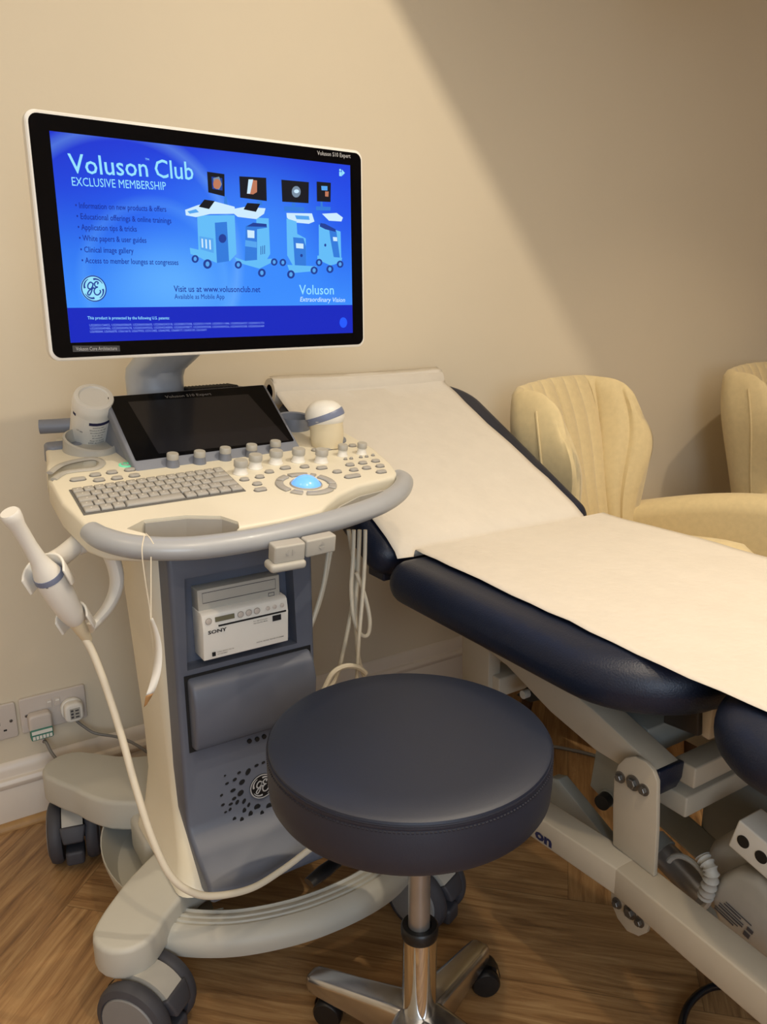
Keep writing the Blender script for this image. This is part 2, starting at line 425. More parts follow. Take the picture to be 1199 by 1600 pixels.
# screen picture
def scr_mat():
    m = bpy.data.materials.new('lit_screen'); m.use_nodes = True; nt = m.node_tree; N = nt.nodes; Lk = nt.links
    bs = N['Principled BSDF']; bs.inputs['Base Color'].default_value = (.01, .01, .015, 1); bs.inputs['Roughness'].default_value = .3; bs.inputs['Specular IOR Level'].default_value = .15
    at = N.new('ShaderNodeUVMap'); at.uv_map = 'UVMap'
    sp = N.new('ShaderNodeSeparateXYZ'); Lk.new(at.outputs[0], sp.inputs[0])
    # vertical ramp, then a pale bloom on the lower left centre
    r = N.new('ShaderNodeValToRGB'); e = r.color_ramp.elements
    e[0].position = 0; e[0].color = lin((62, 150, 255)); e[1].position = 1; e[1].color = lin((10, 52, 214))
    x = e.new(.45); x.color = lin((44, 128, 250)); x = e.new(.75); x.color = lin((22, 84, 236))
    Lk.new(sp.outputs[1], r.inputs[0])
    def radial(cx, cyy, sx, sy, lo, hi):
        mp = N.new('ShaderNodeMapping'); mp.vector_type = 'POINT'; Lk.new(at.outputs[0], mp.inputs[0])
        mp.inputs['Scale'].default_value = (1 / sx, 1 / sy, 0); mp.inputs['Location'].default_value = (-cx / sx, -cyy / sy, 0)
        ln = N.new('ShaderNodeVectorMath'); ln.operation = 'LENGTH'; Lk.new(mp.outputs[0], ln.inputs[0])
        mr = N.new('ShaderNodeMapRange'); mr.interpolation_type = 'SMOOTHSTEP'; mr.inputs[1].default_value = 0; mr.inputs[2].default_value = 1
        mr.inputs[3].default_value = hi; mr.inputs[4].default_value = lo; Lk.new(ln.outputs[1], mr.inputs[0]); return mr.outputs[0]
    def mix(a, fac, col):
        mx = N.new('ShaderNodeMix'); mx.data_type = 'RGBA'; Lk.new(fac, mx.inputs[0]); Lk.new(a, mx.inputs[6]); mx.inputs[7].default_value = lin(col); return mx.outputs[2]
    c = mix(r.outputs[0], radial(.33, .30, .30, .34, 0, .45), (120, 205, 255))
    c = mix(c, radial(.62, .62, .45, .5, 0, .55), (64, 150, 255))
    c = mix(c, radial(.98, .75, .22, .7, 0, .55), (20, 70, 230))
    c = mix(c, radial(0, 1, .35, .9, 0, .6), (6, 38, 200))
    # thin arcs of a faint drawn shape
    def ring(cx, cyy, rad, wd, amt):
        mp = N.new('ShaderNodeMapping'); Lk.new(at.outputs[0], mp.inputs[0]); mp.inputs['Scale'].default_value = (1.78, 1, 0); mp.inputs['Location'].default_value = (-cx * 1.78, -cyy, 0)
        ln = N.new('ShaderNodeVectorMath'); ln.operation = 'LENGTH'; Lk.new(mp.outputs[0], ln.inputs[0])
        s1 = N.new('ShaderNodeMath'); s1.operation = 'SUBTRACT'; Lk.new(ln.outputs[1], s1.inputs[0]); s1.inputs[1].default_value = rad
        ab = N.new('ShaderNodeMath'); ab.operation = 'ABSOLUTE'; Lk.new(s1.outputs[0], ab.inputs[0])
        mr = N.new('ShaderNodeMapRange'); mr.inputs[2].default_value = wd; mr.inputs[3].default_value = amt; mr.inputs[4].default_value = 0; Lk.new(ab.outputs[0], mr.inputs[0]); return mr.outputs[0]
    c = mix(c, ring(.20, .42, .62, .05, .2), (150, 215, 255))
    c = mix(c, ring(.28, .30, .40, .05, .18), (110, 190, 255))
    c = mix(c, ring(.33, .14, .025, .008, .3), (120, 190, 255))
    Lk.new(c, bs.inputs['Emission Color']); bs.inputs['Emission Strength'].default_value = 1.0
    return m
M_scr = scr_mat()
def flat_on(M, pts, m, parent, name, h, uvq=False):
    P = [PF(x, y, M, h) for x, y in pts]
    b = MB(M); b._add([(p.x, p.y, h) for p in P], [tuple(range(len(P)))]); return b.build(name, m, parent)
b = MB(MF); W2, H2 = .2635, .148
xs, ys = 0.0, 0.0
b._add([(-W2, -H2, .001), (W2, -H2, .001), (W2, H2, .001), (-W2, H2, .001)], [(0, 1, 2, 3)])
scr = b.build('screen', M_scr, mon)
ul = scr.data.uv_layers.new(name='UVMap')
for lp in scr.data.loops:
    co = scr.matrix_basis @ scr.data.vertices[lp.vertex_index].co; q_ = MF.inverted() @ co
    ul.data[lp.index].uv = ((q_.x + W2) / (2 * W2), (q_.y + H2) / (2 * H2))
E_pale = emis('screen_pale_cyan', (150, 225, 255)); E_navy = emis('screen_navy_text', (14, 40, 150)); E_band = emis('screen_band_blue', (6, 34, 190))
E_white = emis('screen_white', (205, 235, 255)); E_black = emis('screen_black', (6, 10, 24)); E_mid = emis('screen_mid_blue', (46, 122, 220)); E_shade = emis('screen_shade_blue', (84, 165, 240))
E_skin = emis('screen_skin', (190, 120, 90)); E_tiny = emis('screen_tiny_text', (120, 150, 235)); E_dark2 = emis('screen_dark_blue', (24, 60, 150)); E_grey = emis('screen_scan_grey', (120, 140, 160))
E_ball = emis('screen_ball_blue', (30, 90, 255))
bl = MPt(105, 480, .0012)
b = MB(MF); b._add([(-W2, -H2, .0012), (W2, -H2, .0012), (W2, bl.y - .001, .0012), (-W2, bl.y - .001, .0012)], [(0, 1, 2, 3)]); b.build('screen_band', E_band, mon)
LT = [('Voluson', (109, 270), (232, 276), .0262, E_pale, 0), ('Club', (243, 277), (303, 281), .0262, E_pale, 0), ('TM', (227, 250), (233, 251), .003, E_pale, 0),
      ('EXCLUSIVE MEMBERSHIP', (113, 290), (260, 297), .0118, E_pale, 0),
      ('\u2022 Information on new products & offers', (118, 325), (260, 331), .0082, E_navy, 0),
      ('\u2022 Educational offerings & online trainings', (120, 342), (268, 349), .0082, E_navy, 0),
      ('\u2022 Application tips & tricks', (122, 359), (214, 362), .0082, E_navy, 0),
      ('\u2022 White papers & user guides', (124, 376), (229, 379.5), .0082, E_navy, 0),
      ('\u2022 Clinical image gallery', (126, 394), (209, 396), .0082, E_navy, 0),
      ('\u2022 Access to member lounges at congresses', (128, 411), (279, 414), .0082, E_navy, 0),
      ('Visit us at www.volusonclub.net', (272, 456), (407, 456.5), .0098, E_navy, 0),
      ('Available as Mobile App', (273, 467), (351, 467), .0076, E_navy, 0),
      ('Voluson', (468, 460), (522, 460), .0165, E_pale, 0), ('Extraordinary Vision', (469, 471), (539, 472), .008, E_white, .2),
      ('This product is protected by the following U.S. patents:', (137, 499), (265, 499), .0045, E_pale, 0),
      ('US20050154432, US20060058609, US20060058605, US20060243318, US20080270308, US20050119699, US20050111846, US20050264357, US20030151731', (140, 510), (413, 506), .0034, E_tiny, 0),
      ('US20050049486, US20050049678, US20050049502, US20040240800, US20050098877, US20050090508, US20050009556, US20060092508, US20050245449', (141, 515), (413, 511), .0034, E_tiny, 0),
      ('US6980844, US6966878, US6616610, US6679903, US7612482, US6463982, US6688177, US6450109, US6106471', (141, 520), (323, 517), .0034, E_tiny, 0)]
for s_, pl, pr_, h_, m_, sh in LT: lettering(s_, pl, pr_, h_, MF, m_, mon, z=.0018, shear=sh)
lettering('Voluson S10 Expert', (496, 242), (548, 247), .0068, MF, M_silverink, mon, z=.0013)
flat_on(MF, [(113, 540), (187, 540), (188, 549), (114, 550)], mat('label_grey', (58, 58, 60), .5), mon, 'sticker', .0012)
lettering('Voluson Core Architecture', (119, 548), (183, 547), .0055, MF, M_silverink, mon, z=.0018)
# round monogram badge, drawn as strokes
def monogram(M, c, r, m_ring, m_stroke, parent, h=.002, disc=None, name='emblem'):
    b = MB(M @ Matrix.Translation((c[0], c[1], 0)))
    mats = [m_stroke]
    if disc:
        b.m = 1; mats = [m_stroke, disc]; b.prism([(r * math.cos(t), r * math.sin(t)) for t in [2 * math.pi * k / 40 for k in range(40)]], 0, h * .5)
        b.m = 0
    t_ = r * .045
    b.tube([(r * .95 * math.cos(t), r * .95 * math.sin(t), h * .6) for t in [2 * math.pi * k / 40 for k in range(40)]], t_, 6, closed=True, flat=.3)
    for k in range(4):
        a0 = math.pi / 2 * k + .5
        b.tube([(r * (.80 - .10 * (q / 8) ** 3) * math.cos(a0 + q * .13), r * (.80 - .1 * (q / 8) ** 3) * math.sin(a0 + q * .13), h * .6) for q in range(9)], [t_ * (.5 + .16 * q) for q in range(9)], 6, flat=.3)
    G = [(-.05, .38), (-.22, .48), (-.42, .30), (-.44, .05), (-.25, -.02), (-.08, .18), (-.02, .42), (-.10, .10), (-.22, -.25), (-.40, -.48), (-.52, -.38), (-.38, -.15), (-.08, .02), (.05, .06)]
    E_ = [(.30, .32), (.38, .46), (.22, .52), (.08, .36), (.14, .16), (.30, .12), (.12, .04), (.0, -.18), (.08, -.42), (.30, -.46), (.50, -.26), (.46, -.10)]
    for S in (G, E_): b.tube([(p[0] * r, p[1] * r, h * .6) for p in smoothpts([(a, c_, 0) for a, c_ in S], 5)], t_ * 1.15, 6, flat=.3)
    return b.build(name, mats, parent)
gc = MPt(146, 451, 0)
monogram(MF, (gc.x, gc.y), .0195, None, E_dark2, mon, disc=E_pale, h=.0036)
tb_ = MPt(536, 504, 0)
b = MB(MF @ Matrix.Translation((tb_.x, tb_.y, 0))); b.prism([(.0085 * math.cos(t), .0095 * math.sin(t)) for t in [2 * math.pi * k / 28 for k in range(28)]], .001, .0018); b.build('screen_icon', E_ball, mon)
ic = MPt(534, 270, 0)
b = MB(MF @ Matrix.Translation((ic.x, ic.y, 0))); b.sphere((-.004, .004, .0014), .0022, 10, 6, (1, 1, .2)); b.prism([(-.006, -.006), (-.001, -.006), (-.001, .001), (-.006, .001)], .001, .0018); b.prism([(0, -.005), (.006, 0), (0, .005)], .001, .0018); b.build('screen_icon', E_pale, mon)
# the four pictured machines on the screen
def pic(polys):
    mats = []; b = MB(MF); lev = .0014
    for m_, pts in polys:
        if m_ not in mats: mats.append(m_)
        b.m = mats.index(m_); lev += .00002
        P = [PF(x, y, MF, lev) for x, y in pts]
        b._add([(p.x, p.y, lev) for p in P], [tuple(range(len(P)))])
    return b.build('pictured_machine', mats, mon)
def ell(cx, cyy, rx, ry, n=14): return [(cx + rx * math.cos(2 * math.pi * k / n), cyy + ry * math.sin(2 * math.pi * k / n)) for k in range(n)]
def z4(px, py): return (270 + px * 290 / 1199, 230 + py * 250 / 1034)     # from a zoomed view to photo pixels
def Zs(L_): return [z4(*p) for p in L_]
def caster_px(x, y, r): return [(E_dark2, ell(*z4(x, y), r * .2, r * .22)), (E_dark2, ell(*z4(x, y), r * .14, r * .17)), (E_shade, ell(*z4(x, y), r * .09, r * .12))]
E_lite = emis('screen_lite_body', (98, 188, 248))
pic([(E_black, Zs([(222, 158), (334, 174), (336, 318), (230, 292)])), (E_dark2, Zs([(250, 190), (320, 200), (322, 280), (256, 270)])), (E_grey, Zs([(262, 200), (300, 190), (318, 240), (300, 275), (265, 262)])),
     (E_skin, ell(*z4(286, 238), 6, 8)), (E_mid, Zs([(334, 318), (348, 318), (356, 385), (330, 385)])),
     (E_lite, Zs([(158, 440), (400, 440), (412, 690), (370, 735), (284, 748), (168, 700)])), (E_mid, Zs([(272, 488), (350, 482), (364, 736), (286, 748)])), (E_dark2, ell(*z4(322, 590), 6, 7)),
     (E_shade, Zs([(172, 575), (262, 590), (266, 685), (180, 660)])), (E_white, Zs([(185, 590), (195, 592), (198, 650), (188, 648)])), (E_white, Zs([(210, 594), (220, 596), (223, 656), (213, 654)])), (E_white, Zs([(235, 598), (245, 600), (248, 662), (238, 660)])),
     (E_white, Zs([(80, 405), (160, 375), (270, 350), (400, 385), (405, 430), (240, 432), (150, 452), (85, 440)])), (E_shade, Zs([(95, 415), (150, 400), (170, 420), (110, 430)])),
     (E_black, Zs([(205, 338), (272, 348), (235, 400), (168, 385)])), (E_lite, Zs([(110, 650), (190, 668), (260, 720), (230, 745), (180, 715), (115, 690)]))] + caster_px(145, 722, 28) + caster_px(225, 755, 34))
pic([(E_black, Zs([(430, 188), (604, 198), (608, 348), (436, 326)])), (E_skin, Zs([(495, 210), (545, 215), (545, 290), (520, 305), (480, 300)])), (E_white, Zs([(490, 208), (520, 208), (500, 300), (480, 300)])), (E_mid, Zs([(545, 348), (575, 348), (580, 375), (545, 375)])),
     (E_lite, Zs([(540, 455), (620, 460), (630, 690), (600, 740), (545, 740)])), (E_mid, Zs([(472, 510), (520, 490), (606, 500), (610, 520), (545, 530), (545, 750), (466, 735)])), (E_dark2, Zs([(520, 488), (606, 496), (608, 515), (478, 512)])), (E_white, Zs([(482, 535), (528, 540), (528, 588), (484, 585)])), (E_shade, Zs([(470, 600), (543, 612), (543, 650), (468, 640)])),
     (E_dark2, Zs([(568, 640), (572, 640), (572, 695), (568, 695)])), (E_dark2, Zs([(580, 637), (584, 637), (584, 692), (580, 692)])), (E_dark2, Zs([(592, 634), (596, 634), (596, 690), (592, 690)])),
     (E_white, Zs([(385, 400), (470, 385), (600, 395), (590, 430), (540, 465), (420, 450), (390, 425)])), (E_black, Zs([(482, 360), (565, 366), (538, 418), (458, 402)])), (E_lite, Zs([(398, 710), (470, 735), (640, 720), (640, 745), (560, 785), (420, 745)]))] + caster_px(424, 760, 28) + caster_px(576, 812, 30) + caster_px(656, 742, 26))
pic([(E_black, Zs([(702, 210), (880, 226), (878, 362), (708, 352)])), (E_grey, ell(*z4(798, 288), 7, 9)), (E_white, ell(*z4(800, 285), 4, 3)), (E_mid, Zs([(770, 360), (790, 360), (795, 380), (770, 380)])), (E_mid, Zs([(720, 382), (850, 388), (850, 416), (722, 412)])),
     (E_white, Zs([(735, 425), (900, 428), (916, 480), (880, 495), (770, 485), (738, 455)])), (E_shade, Zs([(790, 440), (880, 445), (885, 470), (800, 465)])), (E_lite, Zs([(735, 460), (800, 480), (805, 560), (860, 590), (862, 770), (785, 780), (740, 700)])), (E_mid, Zs([(778, 582), (845, 588), (860, 640), (862, 770), (790, 768)])), (E_white, Zs([(796, 620), (845, 624), (845, 656), (798, 652)])), (E_dark2, ell(*z4(832, 700), 2, 2.5)),
     (E_lite, Zs([(740, 760), (930, 770), (925, 800), (760, 815)]))] + caster_px(764, 822, 30) + caster_px(712, 745, 26) + caster_px(914, 796, 28))
pic([(E_black, Zs([(930, 222), (1022, 230), (1020, 354), (932, 350)])), (E_shade, Zs([(960, 250), (1000, 252), (1000, 280), (962, 278)])), (E_skin, Zs([(985, 285), (1008, 287), (1006, 320), (985, 318)])), (E_mid, Zs([(955, 352), (968, 352), (970, 385), (955, 385)])), (E_mid, Zs([(925, 382), (1020, 386), (1020, 410), (926, 408)])),
     (E_white, Zs([(965, 430), (1060, 425), (1100, 455), (1090, 480), (1010, 475)])), (E_lite, Zs([(944, 500), (1000, 520), (1085, 545), (1090, 740), (1040, 760), (945, 700)])), (E_mid, Zs([(1010, 525), (1058, 545), (1084, 740), (1048, 750), (1020, 600)])), (E_dark2, Zs([(955, 490), (985, 495), (1052, 530), (1055, 548), (985, 530), (950, 512)])), (E_white, Zs([(1035, 580), (1062, 582), (1064, 608), (1038, 606)])), (E_dark2, ell(*z4(986, 633), 1.6, 2.4)),
     (E_lite, Zs([(935, 700), (1095, 715), (1090, 740), (1020, 765), (935, 725)]))] + caster_px(946, 745, 26) + caster_px(1016, 788, 28) + caster_px(1082, 756, 26))

# ---- monitor arm and pedestal
b = MB(MC)
secs = []
for t, (cx, cyy, z, rx, ry, sl) in enumerate([(-.022, .25, .985, .056, .056, 0), (-.022, .25, 1.035, .057, .057, 0), (-.020, .245, 1.052, .058, .056, .1), (-.008, .20, 1.085, .056, .05, .35), (.012, .13, 1.13, .05, .042, .5), (.02, .06, 1.17, .045, .04, .5), (.02, .02, 1.20, .043, .03, .5)]):
    secs.append([(cx + rx * math.cos(a), cyy + ry * math.sin(a), z + sl * ry * math.sin(a)) for a in [2 * math.pi * k / 36 for k in range(36)]])
b.loft(secs); b.box((-.04, -.03, 1.17), (.06, .04, 1.27)); arm = b.build('monitor_arm', M_silver, mach)
b = MB(MC); b.lathe([(.066, .90), (.066, .978), (.063, .985)], (-.015, .25, 0), seg=40); b.build('swivel_base', M_bluegrey, arm)

# ---- console slab
outline_px = [(72, 728), (76, 750), (96, 785), (135, 822), (165, 833), (215, 836), (300, 834), (375, 824), (440, 812), (503, 797), (512, 788), (530, 773), (560, 758), (616, 745), (622, 738), (610, 722), (585, 700), (560, 686), (505, 655)]
OP = [CPt(x, y) for x, y in outline_px]
back = [(.27, .33), (.20, .40), (.0, .42), (-.16, .41), (-.215, .36), (-.262, .30), (-.282, .22)]
poly = [(p.x, p.y) for p in OP] + back
b = MB(CF); b.prism(poly, -.045, 0)
cons = b.build('console', M_cream, mach, bevel=.007, bseg=3)
cons['label'] = 'tilted cream control console'
# handle hole and left cable notch
hole = [CPt(x, y) for x, y in [(198, 826), (225, 812), (290, 805), (345, 806), (372, 815), (374, 823), (340, 836), (260, 842)]]
c1 = MB(CF); c1.prism([(p.x, p.y) for p in hole], -.06, .02)
slot = [CPt(x, y) for x, y in [(70, 742), (95, 726), (130, 718), (150, 718), (158, 724), (150, 733), (125, 735), (100, 738), (82, 752)]]
c2 = MB(CF); c2.prism([(p.x, p.y) for p in slot], -.06, .02)
cut(cons, c1, c2)
b = MB(CF)
rim = [CPt(x, y) for x, y in [(78, 740), (97, 727), (130, 719), (150, 718), (160, 724), (150, 733), (125, 736), (100, 740), (84, 750)]]
b.tube([(p.x, p.y, .001) for p in smoothpts(rim, 4)], .006, 8, flat=.5); b.build('cable_slot_rim', M_warmgrey, cons)
# underside body below console
b = MB(CF)
und = [[(x * k + .0, y * k2 + y0, z) for x, y in rrect(-.24, .22, -.07, .34, .05)] for k, k2, y0, z in ((1, 1, 0, -.045), (.86, .9, .02, -.075), (.6, .6, .06, -.10))]
b.loft(und); b.build('console_underside', M_bluegrey, cons)
for hp_, zt_ in (([(225, 812), (290, 805), (345, 806), (372, 815)], -.004), ([(503, 799), (513, 790), (531, 775), (561, 760), (615, 747)], -.018)):
    hb = [CPt(x, y) for x, y in hp_]
    b = MB(CF); b.loft([[(p.x, p.y - .0012, zt_), (p.x, p.y - .0012, -.052), (p.x, p.y - .005, -.052), (p.x, p.y - .005, zt_)] for p in hb], smooth=False); b.build('handle_recess', M_warmgrey, cons)

# ---- console handle: one swept grip round the front
hp = [((142, 830), .017), ((165, 843), .0195), ((215, 855), .0195), ((290, 857), .0195), ((370, 848), .0195), ((450, 832), .0195), ((530, 811), .0195), ((590, 790), .0195), ((622, 770), .019), ((632, 752), .017), ((622, 742), .013)]
P = smoothpts([PF(p[0], p[1], CF, -.010) for p, r in hp], 6); R_ = []
for i in range(len(P)):
    k = min(int(i / 6), len(hp) - 2); t = i / 6 - k; R_.append(hp[k][1] * (1 - t) + hp[k + 1][1] * t)
b = MB(CF); b.tube(P, R_, 18, flat=.85); hand = b.build('handle', M_handle, mach)
hand['label'] = 'thick grey grip rail round the console front'
def hpos(px, py): return PF(px, py, CF, -.012)
a_, c_, e_ = hpos(418, 852), hpos(468, 844), hpos(516, 834)
for p0, p1, k in ((a_, c_, 0), (c_, e_, 1)):
    u = (p1 - p0).normalized(); v = Vector((0, 0, 1)).cross(u)
    T = CF @ Matrix(((u.x, v.x, 0, p0.x), (u.y, v.y, 0, p0.y), (0, 0, 1, p0.z), (0, 0, 0, 1)))
    L_ = (p1 - p0).length
    b = MB(T); b.pad(.001, L_ - .001, -.024 + .004 * k, 0, -.022, .006, .004, .003); hb = b.build('handle_button', M_warmgrey, hand)
    b = MB(T @ Matrix.Translation((L_ / 2, -.0245 + .004 * k, -.006)) @ Matrix.Rotation(math.radians(90), 4, 'X'))
    if k == 0: b.prism([(-.008, 0), (-.003, .005), (-.003, -.005)], 0, .0006); b.prism([(.008, 0), (.003, .005), (.003, -.005)], 0, .0006)
    else: b.prism([(0, .007), (-.005, .002), (.005, .002)], 0, .0006); b.prism([(0, -.007), (-.005, -.002), (.005, -.002)], 0, .0006)
    b.build('arrow_symbol', M_key, hand)
    if k == 0:
        b = MB(T); b.pad(-.006, L_ + .0, -.03, .0, -.034, -.021, .006, .005); b.build('trigger', M_warmgrey, hand)

# ---- keyboard
kbo = CPt(133, 804); kb = {'tl': CPt(111, 767), 'tr': CPt(345, 733), 'br': CPt(381, 767), 'bl': kbo}
def bil(u, v):
    t = kb['tl'].lerp(kb['tr'], u); bt = kb['bl'].lerp(kb['br'], u); return bt.lerp(t, v)
b = MB(CF); b.prism([(bil(u, v).x, bil(u, v).y) for u, v in ((-.01, -.03), (1.01, -.03), (1.01, 1.03), (-.01, 1.03))], -.001, .0012); b.build('keyboard_well', mat('well_grey', (104, 102, 98), .6), cons)
rows = [[1] * 14 + [1.0], [1.4] + [1] * 12 + [1.6], [1.7] + [1] * 11 + [2.3], [1.1, 1] + [1] * 10 + [1.3, 1.6], [1.4, 1.1, 1.1, 5.6, 1.1, 1.2, 1.1, 1.2, 1.2]]
for r, rw in enumerate(rows):
    tot = sum(rw); u = 0; v0, v1 = 1 - (r + 1) / 5, 1 - r / 5
    for k in rw:
        ua, ub = (u + .05) / tot, (u + k - .05) / tot; u += k
        c4 = [bil(ua, v0 + .012), bil(ub, v0 + .012), bil(ub, v1 - .015), bil(ua, v1 - .015)]
        cc = sum(c4, Vector()) / 4
        b = MB(CF); b.loft([[(p.x, p.y, .0012) for p in c4], [(p.x + (cc.x - p.x) * .06, p.y + (cc.y - p.y) * .06, .0055) for p in c4]], smooth=False)
        o = b.build('key', M_key, cons, bevel=.0006, bseg=1)
        if k < 2:
            b = MB(CF); b._add([(cc.x - .0012, cc.y + .0002, .00565), (cc.x + .0012, cc.y + .0002, .00565), (cc.x + .0012, cc.y + .0024, .00565), (cc.x - .0012, cc.y + .0024, .00565)], [(0, 1, 2, 3)])
            b.build('key_legend', M_label, cons)

# ---- oval buttons and trackball ring
def oval(px, py, hw, hd, name='button', m=None, h=.004, rot=0):
    p = CPt(px, py)
    b = MB(CF @ Matrix.Translation((p.x, p.y, 0)) @ Matrix.Rotation(rot, 4, 'Z'))
    b.pad(-hw - .0012, hw + .0012, -hd - .0012, hd + .0012, -.001, .0008, hd + .001, .0006, 6, 1); b.m = 1
    b.pad(-hw, hw, -hd, hd, 0, h, hd - .0002, .0012, 6, 2); return b.build(name, [mat('well_grey', (104, 102, 98), .6), m or M_key], cons)
for x, y, hw in [(122, 750, .0125), (149, 743, .009), (175, 739, .009), (203, 735, .009), (155, 751, .009), (183, 748, .009), (210, 744, .009),
                 (382, 750, .008), (406, 746, .008), (421, 738, .008), (446, 732, .010), (476, 730, .0085), (503, 732, .0105), (527, 738, .0085), (402, 757, .008), (407, 766, .011),
                 (493, 704, .008), (513, 702, .008), (532, 700, .008), (551, 697, .008), (547, 727, .0085), (567, 724, .0085), (587, 721, .0085), (553, 735, .0085), (573, 732, .0085), (594, 729, .0085), (596, 738, .0105)]:
    oval(x, y, hw, .0058)
oval(551, 745, .0165, .0062)
for x, y in ((540, 718), (549, 717), (564, 715), (573, 714), (583, 712)): oval(x, y, .0032, .0022, 'small_button')
p = CPt(197, 727); b = MB(CF @ Matrix.Translation((p.x, p.y, 0)))
b.lathe([(.0125, 0), (.0125, .0015), (.0105, .002)]); pwb = b.build('power_button', mat('green_lit', (120, 200, 165), .4, emit=(70, 190, 140), es=.55), cons)
b = MB(CF @ Matrix.Translation((p.x, p.y, 0))); b.lathe([(.008, .0015), (.008, .003), (.007, .0034)]); b.m = 1
b.tube([(.0042 * math.cos(t), .0042 * math.sin(t), .0036) for t in [math.radians(120 + 300 * k / 14) for k in range(15)]], .0007, 6); b.tube([(0, .001, .0036), (0, .006, .0036)], .0007, 6); b.build('power_symbol', [M_key, emis('green_mark', (70, 220, 150), .8)], cons)
tbp = CPt(478.5, 757)
TB = CF @ Matrix.Translation((tbp.x, tbp.y, 0))
b = MB(TB); b.lathe([(.029, -.001), (.029, .001), (.0275, .003), (.0265, .001)]); b.build('trackball_collar', M_warmgrey, cons)
b = MB(TB); b.sphere((0, 0, -.012), .029, 28, 16); b.build('trackball', mat('lit_blue_ball', (110, 170, 240), .2, emit=(92, 158, 240), es=.85), cons)
for a0, a1 in ((70, 112), (120, 150), (158, 214), (222, 246), (254, 316), (324, 346), (352, 404), (412, 424)):
    prof_o = [math.radians(a0 + (a1 - a0) * k / 8) for k in range(9)]
    ol = [(.054 * math.cos(t), .054 * math.sin(t)) for t in prof_o] + [(.040 * math.cos(t), .040 * math.sin(t)) for t in reversed(prof_o)]
    b = MB(TB @ Matrix.Rotation(math.radians(-15), 4, 'Z')); b.prism(ol, 0, .0035); b.build('ring_button', M_key, cons, bevel=.001, bseg=1)
# ---- knobs (white barrel, grey grip top)
def knob(px, py, r, h, parent, M=CF, z0=0.0, m0=None, m1=None):
    p = PF(px, py, M, z0)
    b = MB(M @ Matrix.Translation((p.x, p.y, z0)))
    b.lathe([(r * 1.12, 0), (r * 1.12, h * .06), (r * .98, h * .12), (r * .86, h * .5), (r * .9, h * .6)], seg=20); b.m = 1
    b.lathe([(r * .98, h * .55), (r, h * .6), (r, h * .94), (r * .9, h)], seg=20)
    return b.build('knob', [m0 or M_white, m1 or M_warmgrey], parent)
for x, y in ((376, 740), (399, 731), (431, 724), (466, 721), (502, 722)): knob(x, y, .0125, .026, cons)
for x, y in ((535, 712), (565, 709)): knob(x, y, .0098, .023, cons)

# ---- cup holder, probe holders
pb = CPt(142, 702)
BH = CF @ Matrix.Translation((pb.x, pb.y, 0)) @ Matrix.Rotation(math.radians(0), 4, 'X')
b = MB(BH)
secs = []
N_ = 36
def ring_sec(ro, z, k=1.0, cut_=0): return [(ro * math.cos(2 * math.pi * i / N_) * 1.05, ro * math.sin(2 * math.pi * i / N_) * k, z) for i in range(N_)]
hs = lambda q, z, k: [(x, y, z + k * (y - .45 * x) / .045) for x, y, _ in q]
b.loft([ring_sec(.048, -.004), ring_sec(.046, .004), hs(ring_sec(.045, 0), .018, .010), hs(ring_sec(.041, 0), .020, .010), ring_sec(.040, .006), ring_sec(.02, .003)])
b.build('cup_holder', M_warmgrey, cons)
pr2 = CPt(459, 668)
b = MB(CF @ Matrix.Translation((pr2.x, pr2.y, 0)))
b.loft([ring_sec(.034, -.005), ring_sec(.036, .012), ring_sec(.034, .026), ring_sec(.030, .024), ring_sec(.029, .004), ring_sec(.01, 0)]); b.build('probe_holder', M_bluegrey, cons)
pr1 = CPt(513, 687)
b = MB(CF @ Matrix.Translation((pr1.x, pr1.y, 0))); b.loft([ring_sec(.037, -.003), ring_sec(.036, .003), ring_sec(.031, .004), ring_sec(.028, -.001)]); b.build('probe_holder', M_bluegrey, cons)
lp = CPt(97, 697)
b = MB(CF @ Matrix.Translation((lp.x, lp.y, 0))); b.pad(-.03, .035, -.018, .018, -.03, .006, .012, .005); b.build('probe_holder', M_bluegrey, cons)

# ---- touch panel
tl = MC @ Vector((-.166, .145, 1.016)); brr = MC @ Vector((.172, .008, .895)); bll = MC @ Vector((-.166, .008, .895))
tx_ = (brr - bll).normalized(); ty_ = (tl - bll).normalized(); tz_ = tx_.cross(ty_)
TF = Matrix(((tx_.x, ty_.x, tz_.x, bll.x), (tx_.y, ty_.y, tz_.y, bll.y), (tx_.z, ty_.z, tz_.z, bll.z), (0, 0, 0, 1)))
TW, TH = (brr - bll).length, (tl - bll).length
b = MB(TF); b.pad(0, TW, -.004, TH, -.02, 0, .008, .004); tp = b.build('touch_panel', M_bluegrey, mach)
tp['label'] = 'tilted dark touch screen above the keyboard'
